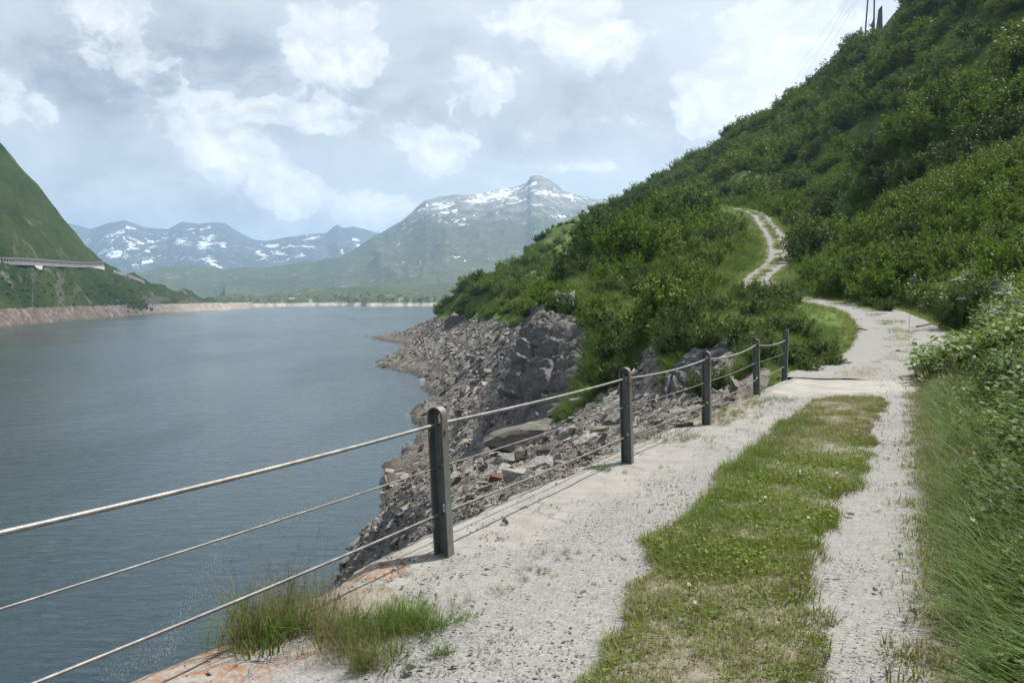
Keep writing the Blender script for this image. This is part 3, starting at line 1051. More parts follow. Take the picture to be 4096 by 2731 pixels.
ZZ = .010 * gnoise + .008 * gn2 + .006 * fbm(XX * 18, YY * 18, oct=2, seed=83) * (1 - conc_) + .028 * med - .012 * rut - sstep(.10 - aL, -.05, .10) * (.05 + .03 * gn2)
ZZ = ZZ + .004 * sstep(YY, 16.0, 16.4) - .035 * sstep(YY, 17.0, 17.8) * sstep(XX - (0.10 + 0.478 * YY) + 3.1, 0, .3)
rows = nY
ids = np.arange(nY * nK).reshape(nY, nK)
q = np.stack([ids[:-1, :-1], ids[:-1, 1:], ids[1:, 1:], ids[1:, :-1]], -1).reshape(-1, 4)
V = np.stack([XX, YY, ZZ], -1).reshape(-1, 3)
# the wall that carries it, dropping to the rubble on the lake side
levels = [-.10, -.35, -.8, -1.6, -3.2, -6.0, -10.0, -16.0]
wall = []
for k, lv in enumerate(levels):
    wall.append(np.stack([rim(Yd) - .03 - .06 * abs(lv) ** .8 + .03 * fbm(Yd * 4, np.full_like(Yd, lv * 3), oct=3, seed=75), Yd, np.full_like(Yd, lv)], -1))
base = len(V)
V = np.concatenate([V] + wall)
qs = [q]
prev = ids[:, 0]
for k in range(len(levels)):
    cur = base + k * nY + np.arange(nY)
    qs.append(np.stack([prev[:-1], prev[1:], cur[1:], cur[:-1]], -1))
    prev = cur
q = np.concatenate(qs)
pad = np.zeros(len(V) - base)
dm, d_, db = new_mat("track_gravel")
ps = d_.geo('Position')
A_con, A_soil, A_lich = d_.attr('concrete'), d_.attr('soil'), d_.attr('lichen')
vc = d_.sep(d_.voro(ps, 42, 'F1', 'Color'))
vd = d_.voro(ps, 42, 'F1', 'Distance')
vc2 = d_.sep(d_.voro(ps, 95, 'F1', 'Color'))
big = d_.noise(ps, .8, 5, .6)
mid = d_.noise(ps, 4.5, 5, .65)
fin = d_.noise(ps, 60, 4, .7)
gr = d_.mix(vc[0], (0.20, 0.195, 0.184), (0.296, 0.288, 0.272))
gr = d_.mix(d_.math('MULTIPLY', d_.math('POWER', vc[1], 4), .32), gr, (0.17, 0.165, 0.155))
gr = d_.mix(d_.math('MULTIPLY', d_.math('POWER', vc2[2], 3), .6), gr, (0.20, 0.19, 0.18))
gr = d_.mix(d_.math('MULTIPLY', d_.math('POWER', vc2[0], 3), .5), gr, (0.47, 0.455, 0.43))
gr = d_.mix(d_.math('MULTIPLY', d_.ramp(big, .42, .7), .35), gr, (0.33, 0.31, 0.28))
gr = d_.mix(d_.math('MULTIPLY', d_.ramp(mid, .55, .75), .35), gr, (0.39, 0.365, 0.33))
co = d_.mix(d_.ramp(mid, .35, .65), (0.262, 0.25, 0.225), (0.33, 0.316, 0.287))
co = d_.mix(d_.math('MULTIPLY', d_.ramp(fin, .52, .7), .45), co, (0.28, 0.26, 0.23))
co = d_.mix(d_.math('MULTIPLY', d_.ramp(big, .5, .7), .4), co, (0.38, 0.345, 0.30))
crack = d_.ramp(d_.voro(d_.vmath('ADD', ps, d_.vmath('MULTIPLY', d_.noise(ps, 3, 3, col=True), (.5, .5, .5))), .75, 'DISTANCE_TO_EDGE', 'Distance'), .012, .004)
co = d_.mix(d_.math('MULTIPLY', crack, .55), co, (0.12, 0.11, 0.10))
so = d_.mix(d_.ramp(mid, .35, .65), (0.16, 0.13, 0.095), (0.27, 0.235, 0.185))
so = d_.mix(d_.math('MULTIPLY', vc[0], .4), so, (0.34, 0.32, 0.29))
cc = d_.mix(d_.ramp(d_.math('ADD', A_con, d_.math('MULTIPLY', d_.math('SUBTRACT', fin, .5), .7)), .38, .62), gr, co)
cc = d_.mix(d_.ramp(d_.math('ADD', A_soil, d_.math('MULTIPLY', d_.math('SUBTRACT', fin, .5), .9)), .35, .7), cc, so)
lw = d_.ramp(d_.math('ADD', A_lich, d_.math('MULTIPLY', d_.math('SUBTRACT', d_.noise(ps, 17, 7, .8), .5), 5.5)), .70, 1.35)
cc = d_.mix(d_.math('MULTIPLY', lw, .8), cc, d_.mix(fin, (0.20, 0.062, 0.022), (0.38, 0.19, 0.085)))
pz = d_.sep(ps)[2]
under = d_.ramp(pz, -.12, -.3)
cc = d_.mix(d_.math('MULTIPLY', under, .8), cc, d_.mix(d_.ramp(mid, .35, .65), (0.19, 0.18, 0.16), (0.30, 0.28, 0.25)))
bh = d_.math('ADD', d_.math('MULTIPLY', d_.math('SUBTRACT', 1.0, vd), d_.math('SUBTRACT', 1.0, d_.math('MULTIPLY', A_con, .85))), d_.math('MULTIPLY', fin, .35))
setin(d_, db, col=cc, rough=.95, spec=.15, normal=d_.bump(bh, .5, .010))
deck = tag(obj("track_deck", mesh_np("track_deck", V, q, dm, smooth=True, attrs={
    'concrete': np.concatenate([conc_.ravel(), pad + 1]), 'soil': np.concatenate([soil.ravel(), pad]), 'lichen': np.concatenate([lich.ravel(), pad])})),
    "pale gravel track on its walled lakeside terrace", None, None, 'structure')

# ---- the track beyond the slab
i0 = int(np.argmin(abs(ROAD[:, 1] - 16.4)))
RP = ROAD[i0:]
T = np.gradient(RP[:, :2], axis=0)
T /= np.linalg.norm(T, axis=1)[:, None]
NRM = np.stack([T[:, 1], -T[:, 0]], 1)
nk = 25
off = np.linspace(-1, 1, nk)
arc = np.concatenate([[0], np.cumsum(np.linalg.norm(np.diff(RP[:, :2], axis=0), axis=1))])
hw = 1.52 + .22 * sstep(arc, 34, 60)
jl = .16 * fbm(arc * .5, arc * 0, oct=3, seed=101)
jr = .16 * fbm(arc * .5, arc * 0, oct=3, seed=102)
OFF = np.where(off[None] < 0, off[None] * (hw + jl)[:, None], off[None] * (hw + jr)[:, None])
XR = RP[:, None, 0] + NRM[:, None, 0] * OFF
YR = RP[:, None, 1] + NRM[:, None, 1] * OFF
gn = fbm(XR * 1.1, YR * 1.1, oct=4, seed=105)
ZR = RP[:, None, 2] + .004 + .02 * gn * sstep(arc, .5, 2.5)[:, None] - .10 * (np.abs(off)[None] > .97) + .03 * np.exp(-(OFF / .3) ** 2)
start = np.broadcast_to(arc[:, None], XR.shape)
medr = np.exp(-(OFF / .34) ** 2) * sstep(gn + .12 * np.sin(arc * .9)[:, None], -.15, .25) * np.where(start < 16, .75, .95)
medr = np.maximum(medr, sstep(np.abs(OFF) - hw[:, None] + .30 + .25 * gn, -.05, .3) * .8)
gi_ = np.arange(len(RP) * nk).reshape(len(RP), nk)
qr = np.stack([gi_[:-1, :-1], gi_[:-1, 1:], gi_[1:, 1:], gi_[1:, :-1]], -1).reshape(-1, 4)
zero = np.zeros(XR.size)
track = tag(obj("track", mesh_np("track", np.stack([XR, YR, ZR], -1).reshape(-1, 3), qr, dm, smooth=True, attrs={'concrete': zero, 'soil': medr.ravel() * .9, 'lichen': zero})),
            "pale gravel track winding up the hillside", None, None, 'structure')

# ---- concrete slab across the track
sl = MB()
c4 = [gp(3030, 1592), gp(3660, 1578), gp(3740, 1527), gp(3185, 1519)]
nx_, ny_ = 40, 14
Vs, Fs = [], []
for j in range(ny_ + 1):
    for i in range(nx_ + 1):
        u, v = i / nx_, j / ny_
        q_ = (c4[0] * (1 - u) + c4[1] * u) * (1 - v) + (c4[3] * (1 - u) + c4[2] * u) * v
        e_ = .06 * mnoise.noise(Vector((u * 9, v * 4, 1)))
        edge_ = (j in (0, ny_)) or (i in (0, nx_))
        Vs.append((q_[0] + (e_ if i in (0, nx_) else 0), q_[1] + (e_ * 1.3 if j in (0, ny_) else 0), -.05 if edge_ else .034 + .008 * mnoise.noise(Vector((u * 7, v * 3, 5)))))
for j in range(ny_):
    for i in range(nx_):
        a = j * (nx_ + 1) + i
        Fs.append((a, a + 1, a + nx_ + 2, a + nx_ + 1))
sm_, s_, sb_ = new_mat("slab_concrete")
ps = s_.geo('Position')
m1 = s_.noise(ps, 2.2, 6, .65)
m2 = s_.noise(ps, 30, 4, .7)
sc = s_.mix(s_.ramp(m1, .35, .65), (0.30, 0.282, 0.25), (0.395, 0.375, 0.34))
sc = s_.mix(s_.math('MULTIPLY', s_.ramp(m2, .5, .7), .5), sc, (0.26, 0.24, 0.22))
setin(s_, sb_, col=sc, rough=.9, spec=.2, normal=s_.bump(m2, .5, .02))
slab = tag(obj("concrete_slab", mesh_np("concrete_slab", Vs, Fs, sm_)), "worn pale concrete slab laid across the track", None, None, 'structure')

# ---------------------------------------------------------------- wire-rope railing
stm, st, stb = new_mat("post_steel")
ps = st.texco('Object')
a1 = st.noise(ps, 9, 5, .65)
a2 = st.noise(st.scale(ps, (8, 8, 1.0)), 5, 5, .65)
ez = st.attr('rust')
sc = st.mix(st.ramp(a1, .3, .7), (0.12, 0.135, 0.128), (0.20, 0.215, 0.20))
sc = st.mix(st.math('MULTIPLY', st.ramp(a2, .48, .72), .5), sc, (0.23, 0.23, 0.20))
sc = st.mix(st.ramp(st.math('ADD', ez, st.math('MULTIPLY', st.math('SUBTRACT', a2, .5), 1.3)), .5, .8), sc, (0.20, 0.085, 0.04))
setin(st, stb, col=sc, rough=.5, metal=.25, normal=st.bump(a1, .15, .004))
rum, ru, rub = new_mat("bolt_rust")
setin(ru, rub, col=ru.mix(ru.noise(ru.texco('Object'), 60, 4), (0.13, 0.04, 0.025), (0.27, 0.09, 0.05)), rough=.9)
rpm, rp_, rpb = new_mat("wire_rope_steel")
ps = rp_.geo('Position')
setin(rp_, rpb, col=rp_.mix(rp_.ramp(rp_.noise(ps, 14, 4), .35, .65), (0.21, 0.198, 0.182), (0.33, 0.315, 0.29)), rough=.5, metal=.45)

rpm2 = rpm.copy()
rpm2.name = "wire_rope_dull"
for nd in rpm2.node_tree.nodes:
    if nd.type == 'MIX':
        nd.inputs[6].default_value = (0.115, 0.11, 0.105, 1)
        nd.inputs[7].default_value = (0.19, 0.182, 0.17, 1)
PB = [gp(1786, 2215), gp(2514, 1850), gp(2829, 1697), gp(3029, 1578)]
_e = gp(3139, 1512)
PB.append(_e)
dirv = (PB[1] - PB[0])
PB = [PB[0] - dirv * 1.9, PB[0] - dirv * .95] + PB
PH = [.955, .955, .955, .955, .955, .955, 1.0]
LEAN = [-2.2, -2.2, -2.6, -2.0, -1.0, -1.9, 0.6]
UP_H = [.85, .85, .85, .85, .86, .86, .79]
MID_H = [.585, .585, .575, .57, .56, .555, .53]
LOW_H = [.285, .285, .275, .27, .27, .265, .26]
railing = tag(empty("cable_railing", tuple(PB[2])), "grey steel post railing with three sagging wire ropes along the lakeside edge of the track", "railing")


def post_mesh(h, holes, w=.092, dep=.062, th=.009):
    """web plate with cable holes, and a flat strap folded round both sides and the top"""
    V, Fc = [], []
    hw_ = w / 2
    zs = set(np.linspace(-.12, h - hw_, 30).tolist() + np.linspace(h - hw_, h - .0005, 9).tolist())
    for hz_, hh, _ in holes:
        zs |= set((hz_ + hh * np.cos(np.linspace(0, math.pi, 9))).tolist())
    zs = sorted(zs)

    def half(z):
        return hw_ if z <= h - hw_ else math.sqrt(max(1e-7, hw_ * hw_ - (z - h + hw_) ** 2))

    def hole(z):
        for hz_, hh, ww in holes:
            if abs(z - hz_) <= hh + 1e-9:
                return ww * math.sqrt(max(0, 1 - ((z - hz_) / hh) ** 2))
        return 0.0
    for y in (-.003, .003):
        b0 = len(V)
        for z in zs:
            a, b = half(z), min(hole(z), half(z) * .9)
            V += [(-a, y, z), (-b, y, z), (b, y, z), (a, y, z)]
        for i in range(len(zs) - 1):
            r0, r1 = b0 + 4 * i, b0 + 4 * i + 4
            for k in (0, 2):
                f = (r0 + k, r0 + k + 1, r1 + k + 1, r1 + k)
                Fc.append(f if y < 0 else f[::-1])
            zm = (zs[i] + zs[i + 1]) / 2
            if hole(zm) == 0:
                f = (r0 + 1, r0 + 2, r1 + 2, r1 + 1)
                Fc.append(f if y < 0 else f[::-1])
    # strap
    path = [(-hw_, -.12), (-hw_, h * .35), (-hw_, h - hw_)]
    for k in range(1, 12):
        t = math.pi - math.pi * k / 12
        path.append((hw_ * math.cos(t), h - hw_ + hw_ * math.sin(t)))
    path += [(hw_, h - hw_), (hw_, h * .35), (hw_, -.12)]
    b0 = len(V)
    for i, (x, z) in enumerate(path):
        if i < 3:
            nx, nz = -1, 0
        elif i >= len(path) - 3:
            nx, nz = 1, 0
        else:
            nx, nz = x / hw_, (z - h + hw_) / hw_
        for (o_, y) in ((0.0, -dep), (0.0, .006), (th, .006), (th, -dep)):
            V.append((x + nx * o_, y, z + nz * o_))
    for i in range(len(path) - 1):
        for k in range(4):
            Fc.append((b0 + 4 * i + k, b0 + 4 * i + (k + 1) % 4, b0 + 4 * i + 4 + (k + 1) % 4, b0 + 4 * i + 4 + k))
    rust = [0.0] * b0
    for (x, z) in path:
        r = .28 + .6 * math.exp(-((z - h + .26) / .16) ** 2) if x > 0 else .12
        rust += [r + .35, r, r, r + .25]
    me_ = bpy.data.meshes.new("post")
    me_.from_pydata(V, [], Fc)
    me_.materials.append(stm)
    a = me_.attributes.new('rust', 'FLOAT', 'POINT')
    a.data.foreach_set('value', np.array(rust, dtype=np.float32))
    me_.update()
    return me_


heading = math.atan2(dirv[0], dirv[1])
attach = {'u': [], 'm': [], 'l': []}
for i, b in enumerate(PB):
    h = PH[i]
    Mx = Matrix.Translation(Vector(b)) @ Matrix.Rotation(R(LEAN[i]), 4, 'Y') @ Matrix.Rotation(-heading, 4, 'Z')
    po = obj("post", post_mesh(h, [(h - .068, .030, .014), (UP_H[i] - .004, .016, .0155), (MID_H[i], .012, .010), (LOW_H[i] + .02, .032, .013)]), railing)
    po.matrix_local = Matrix.Translation(-Vector(PB[2])) @ Mx
    bt = MB()
    bt.tube([(.052, -.03, UP_H[i] - .045), (.066, -.03, UP_H[i] - .045)], [.014, .013], 6)
    bt.tube([(.046, -.03, UP_H[i] - .045), (.053, -.03, UP_H[i] - .045)], [.018, .018], 10)
    bo = obj("bolt", bt.mesh("bolt", rum), po)
    for key, hh in (('u', UP_H[i]), ('m', MID_H[i]), ('l', LOW_H[i])):
        attach[key].append(Mx @ Vector((0, 0, hh)))


def rope(pts, sags, r, lay, n=24, lobes=6, step=.012, twist=1):
    path = []
    for i in range(len(pts) - 1):
        a, b = pts[i], pts[i + 1]
        L_ = (b - a).length
        st_ = step if b.y < 13 else step * 3
        m = int(L_ / st_)
        for k in range(m):
            t = k / m
            q_ = a.lerp(b, t)
            q_.z -= sags[i] * 4 * t * (1 - t)
            path.append(q_)
    path.append(pts[-1])
    Pth = np.array([tuple(q_) for q_ in path])
    Tn = np.gradient(Pth, axis=0)
    seg = np.linalg.norm(Tn, axis=1)
    Tn /= seg[:, None]
    s = np.concatenate([[0], np.cumsum(np.linalg.norm(np.diff(Pth, axis=0), axis=1))])
    side = np.cross(Tn, [0, 0, 1.0])
    side /= np.linalg.norm(side, axis=1)[:, None]
    up_ = np.cross(side, Tn)
    th = np.linspace(0, 2 * math.pi, n, endpoint=False)
    ph = th[None] - twist * 2 * math.pi * s[:, None] / lay
    rad = r * (0.72 + 0.28 * np.abs(np.cos(ph * lobes / 2)) ** .8)
    Vr = Pth[:, None] + side[:, None] * (np.cos(th)[None] * rad)[..., None] + up_[:, None] * (np.sin(th)[None] * rad)[..., None]
    m = len(Pth)
    ii = np.arange(m * n).reshape(m, n)
    jj = np.roll(ii, -1, axis=1)
    q_ = np.stack([ii[:-1], jj[:-1], jj[1:], ii[1:]], -1).reshape(-1, 4)
    return Vr.reshape(-1, 3), q_


o0 = np.array(PB[2])
for key, r, lay, sag, lab in (('u', .0118, .15, [.02, .02, .015, .035, .06, .055], "thick pale upper wire rope"), ('m', .0056, .075, [.01, .01, .008, .015, .02, .02], "thin middle wire rope"),
                              ('l', .0088, .115, [.015, .015, .012, .02, .03, .03], "dull lower wire rope")):
    Vr, q_ = rope(attach[key], sag, r, lay, n=24 if key != 'm' else 18, step=.010 if key != 'm' else .008)
    obj("cable", mesh_np("cable", Vr - o0, q_, rpm if key == 'u' else rpm2, smooth=True), railing)['label'] = lab
# ---------------------------------------------------------------- stones
def hitpx(px, py):
    """first point of the land seen at a photo pixel"""
    a = at(px, py, 1.0)
    s, e = a[0], a[2] - CAMZ
    rr = np.exp(np.linspace(math.log(R_MIN), math.log(R_MAX * .98), 2400))
    h = Hs(s * rr, rr)
    ok = np.where((h - CAMZ) / rr >= e)[0]
    ok = ok[rr[ok] > 8.0] if py > 0 else ok
    d = rr[ok[0]] if len(ok) else 300.0
    return np.array([s * d, d, float(Hs(s * d, d))])


def hull(seed, n=14, dims=(1, .7, .4), sharp=.0, cuts=0):
    r = random.Random(seed)
    bm = bmesh.new()
    for k in range(n):
        v = Vector((r.gauss(0, 1), r.gauss(0, 1), r.gauss(0, 1))).normalized() * r.uniform(.75, 1.0)
        v = Vector([max(-.72, min(.72, c_ * 1.25)) for c_ in v])
        bm.verts.new((v.x * dims[0] * .75, v.y * dims[1] * .75, v.z * dims[2] * .75))
    res = bmesh.ops.convex_hull(bm, input=bm.verts)
    bmesh.ops.delete(bm, geom=list({g_ for g_ in res['geom_interior'] + res['geom_unused'] if isinstance(g_, bmesh.types.BMVert)}), context='VERTS')
    bmesh.ops.dissolve_limit(bm, angle_limit=R(9), verts=bm.verts, edges=bm.edges)
    bmesh.ops.triangulate(bm, faces=bm.faces)
    return bm


def stone_mat(name, dark, light, warm):
    m, n, b = new_mat(name)
    rnd = n.t.nodes.new('ShaderNodeObjectInfo').outputs['Random']
    ps = n.texco('Object')
    pw = n.geo('Position')
    t1 = n.noise(ps, 3.0, 5, .65)
    t2 = n.noise(n.scale(ps, (1.5, 1.5, 7)), 2.5, 5, .6)
    c_ = n.mix(n.math('POWER', rnd, 1.6), dark, light)
    c_ = n.mix(n.math('MULTIPLY', n.ramp(n.math('FRACT', n.math('MULTIPLY', rnd, 7.31)), .62, 1.0), .7), c_, warm)
    c_ = n.mix(n.math('MULTIPLY', n.ramp(t2, .42, .7), .45), c_, tuple(x * .55 for x in dark))
    c_ = n.mix(n.math('MULTIPLY', n.ramp(t1, .5, .75), .35), c_, tuple(min(.6, x * 1.35) for x in light))
    setin(n, b, col=c_, rough=.9, spec=.2, normal=n.bump(n.math('ADD', t1, t2), .6, .08))
    return m


SM = stone_mat("scree_stone", (0.125, 0.117, 0.104), (0.40, 0.375, 0.335), (0.27, 0.222, 0.165))
SM_R = stone_mat("outcrop_rock", (0.125, 0.122, 0.115), (0.185, 0.178, 0.166), (0.175, 0.155, 0.13))  # kept dark so the rib's shaded face is in the colour
SM_P = stone_mat("pale_stone", (0.33, 0.315, 0.285), (0.44, 0.42, 0.385), (0.40, 0.36, 0.30))
SM_D = stone_mat("dark_stone", (0.07, 0.066, 0.06), (0.12, 0.112, 0.10), (0.11, 0.085, 0.065))
SM_B = stone_mat("brown_stone", (0.155, 0.142, 0.122), (0.22, 0.20, 0.172), (0.20, 0.168, 0.13))
SM_O = stone_mat("rust_stone", (0.16, 0.085, 0.055), (0.22, 0.12, 0.08), (0.2, 0.1, 0.06))


def stone_proto(k, mat):
    dims = [(1, .62, .20), (1, .75, .30), (1, .45, .15), (1, .7, .42), (1.15, .45, .22), (.95, .75, .17)][k % 6]
    bm = hull(100 + k, 12 + k % 5, dims)
    me_ = bpy.data.meshes.new("stone")
    bm.to_mesh(me_)
    bm.free()
    me_.materials.append(mat)
    return me_


STONES = [stone_proto(k, SM) for k in range(12)]
protos = [obj("stone_%02d" % k, m_, link=False) for k, m_ in enumerate(STONES)]


def stone_pose(rs, px):
    """slabs lie down-slope towards the lake, unevenly tipped"""
    n = len(px)
    rot = np.zeros((n, 3))
    rot[:, 0] = rs.normal(.12, .28, n)
    rot[:, 1] = rs.normal(-.38, .30, n)          # tipped along the slope
    rot[:, 2] = rs.normal(.1, .75, n)
    flip = rs.random(n) < .18
    rot[flip, 0] += rs.uniform(.5, 1.4, flip.sum())
    return rot


rs = np.random.default_rng(5)
N = 120000
s_ = rs.uniform((1300 - 2048) / F, (2960 - 2048) / F, N)
d_s = np.exp(rs.uniform(math.log(8.0), math.log(340), N))
X, Y = s_ * d_s, d_s
H = Hs(X, Y)
rk_ = Hs(X, Y, RK)
vis = seen(X, Y, H, .012)
leh = -1.74 + 0.56 * (Y - 3.55)
ok = (rk_ > .45) & (H > WATER - .2) & (vis | (Y < 24)) & ~((X > leh - .1) & (Y < 18.4))
lev = H - WATER
nzs = fbm(X * .06, Y * .06, oct=3, seed=140)
dens = np.where(Y > 62, np.maximum(sstep(lev + 2.6 * nzs, 1.6, 4.2), .22), 1.0)
dens *= np.where(np.exp(-((s_ * F + 2048 - 2230) / 190) ** 2 - ((Y - 50) / 9) ** 2) > .5, .12, 1.0)
ok &= rs.random(N) < dens
X, Y, H, lev = X[ok][:42000], Y[ok][:42000], H[ok][:42000], lev[ok][:42000]
n = len(X)
spx = 8 + 34 * rs.power(.30, n) ** 1.0 * rs.random(n)
spx = np.where(rs.random(n) < .035, rs.uniform(34, 70, n), spx)
size = np.clip(Y / F * spx, .06, 1.25)
rot = stone_pose(rs, X)
ordr = np.argsort(-size / Y * np.where((2048 + F * X / Y > 0), 1, 0) * (seen(X, Y, H + size * .4)))
S_POS = np.stack([X, Y, H + size * .06], -1)
BO = ordr[:290]
ST = ordr[290:]
scatter("rubble", protos, S_POS[ST], rot[ST], size[ST], rs.integers(0, 12, len(ST)), "broken grey slabs and rubble covering the drained shore")


def zone_scree(px, py, d, sz):
    w_ = "small" if sz * F / d < 22 else ("large" if sz * F / d > 42 else "middling")
    if px < 1720:
        where = "left of the first post"
    elif px < 1960:
        where = "just right of the first post"
    elif px < 2250:
        where = "in the first gap of the railing"
    elif px < 2500:
        where = "just left of the second post"
    elif px < 2800:
        where = "between the second and third posts"
    else:
        where = "beyond the third post"
    if d < 14:
        return "%s scree stone close under the track edge %s" % (w_, where), "scree blocks below the track edge"
    if d < 24:
        return "%s scree block lower down the rubble %s" % (w_, where), "scree blocks below the track edge"
    if d < 45:
        return "%s angular slab towards the rock rib %s" % (w_, where), "scree slabs by the rock rib"
    if d < 105:
        return "%s flat slab beyond the rock rib %s" % (w_, where), "slabs on the shore scree"
    return "%s dark slab on the far shore %s" % (w_, where), "slabs on the far shore"


for k in BO:
    o = obj("boulder", STONES[int(rs.integers(0, 12))])
    o.location = S_POS[k]
    o.rotation_euler = rot[k]
    o.scale = (size[k],) * 3
    px, py = pix(*S_POS[k])
    lb, gp_ = zone_scree(px, py, Y[k], size[k])
    tag(o, lb, "boulder", gp_)


def detailed(seed, dims, n=16, sub=3, amp=.06, npts=None):
    """a bigger stone: a fractured hull with chipped faces"""
    bm = hull(seed, n, dims)
    bmesh.ops.subdivide_edges(bm, edges=bm.edges, cuts=1, use_grid_fill=True)
    for _ in range(sub - 1):
        bmesh.ops.subdivide_edges(bm, edges=bm.edges, cuts=1, use_grid_fill=True)
    bm.normal_update()
    dm_ = max(dims)
    for v in bm.verts:
        c_ = v.co / dm_
        a = mnoise.noise(c_ * 2.6 + Vector((seed, 0, 0))) * .6 + mnoise.noise(c_ * 7 + Vector((0, seed, 0))) * .35 + mnoise.noise(c_ * 17) * .15
        bed = .5 * mnoise.noise(Vector((c_.x * 1.2, c_.y * 1.2, c_.z * 11 + seed)))
        v.co += v.normal * dm_ * amp * (a + bed)
    return bm


def big_stone(px, py, wpx, dims, rot_, mat, label, seed, sink=.1, name="boulder", cat="boulder"):
    p_ = hitpx(px, py)
    s = wpx / F * p_[1] / (2 * dims[0] * .55)
    bm = detailed(seed, dims)
    me_ = bpy.data.meshes.new(name)
    bm.to_mesh(me_)
    bm.free()
    me_.materials.append(mat)
    o = obj(name, me_)
    o.location = (p_[0], p_[1], p_[2] + s * dims[2] * (.5 - sink))
    o.rotation_euler = rot_
    o.scale = (s, s, s)
    tag(o, label, cat)
    return o


big_stone(2105, 1790, 330, (1, .55, .34), (.12, -.22, -.12), SM_B, "huge brown bedded slab lying across the scree behind the first railing gap", 301, .15)
big_stone(2058, 1930, 105, (1, .75, .62), (.1, .1, .6), SM_P, "pale chunky block standing at the edge of the track scree", 302)
big_stone(2150, 1890, 150, (1, .5, .35), (.2, -.5, .3), SM_P, "long pale slab leaning beside the pale chunky block", 303)
big_stone(2015, 1860, 115, (1, .6, .42), (.1, -.1, -.3), SM, "grey block with a flat top below the huge brown slab", 304)
big_stone(2085, 1850, 75, (1, .55, .95), (.15, .25, .9), SM_D, "dark upright stone just below the huge brown slab", 305)
big_stone(2326, 1615, 105, (1, .6, .28), (.1, -.1, .2), SM_P, "flat pale slab with a shaded lower edge behind the second post", 306)
big_stone(2345, 1780, 105, (1, .5, .4), (.2, -.35, .2), SM_P, "pale wedge-shaped slab left of the second post", 307)
big_stone(2255, 1760, 120, (1, .45, .4), (.1, -.5, .3), SM, "grey tilted slab to the right of the huge brown slab", 308)
big_stone(1844, 1660, 66, (1, .5, .4), (.1, .15, .2), SM_D, "dark wedge stone above the top of the first post", 309)
big_stone(2019, 1420, 76, (1, .4, .25), (.1, -.45, .2), SM_D, "long dark slab left of the big rock rib", 310)
big_stone(2118, 1370, 80, (1, .4, .25), (.1, -.55, .2), SM_P, "long pale slab leaning near the top of the rock rib", 311)
big_stone(1983, 1925, 56, (1, .8, .6), (.1, .3, .2), SM_O, "small rust-red stone left of the pale chunky block", 312)
big_stone(2200, 1815, 110, (1, .6, .4), (.0, -.3, .4), SM, "squarish grey block in front of the huge brown slab", 313)
big_stone(2440, 1700, 120, (1, .5, .35), (.1, -.4, .3), SM, "grey slab tilted on the scree just left of the second post", 314)


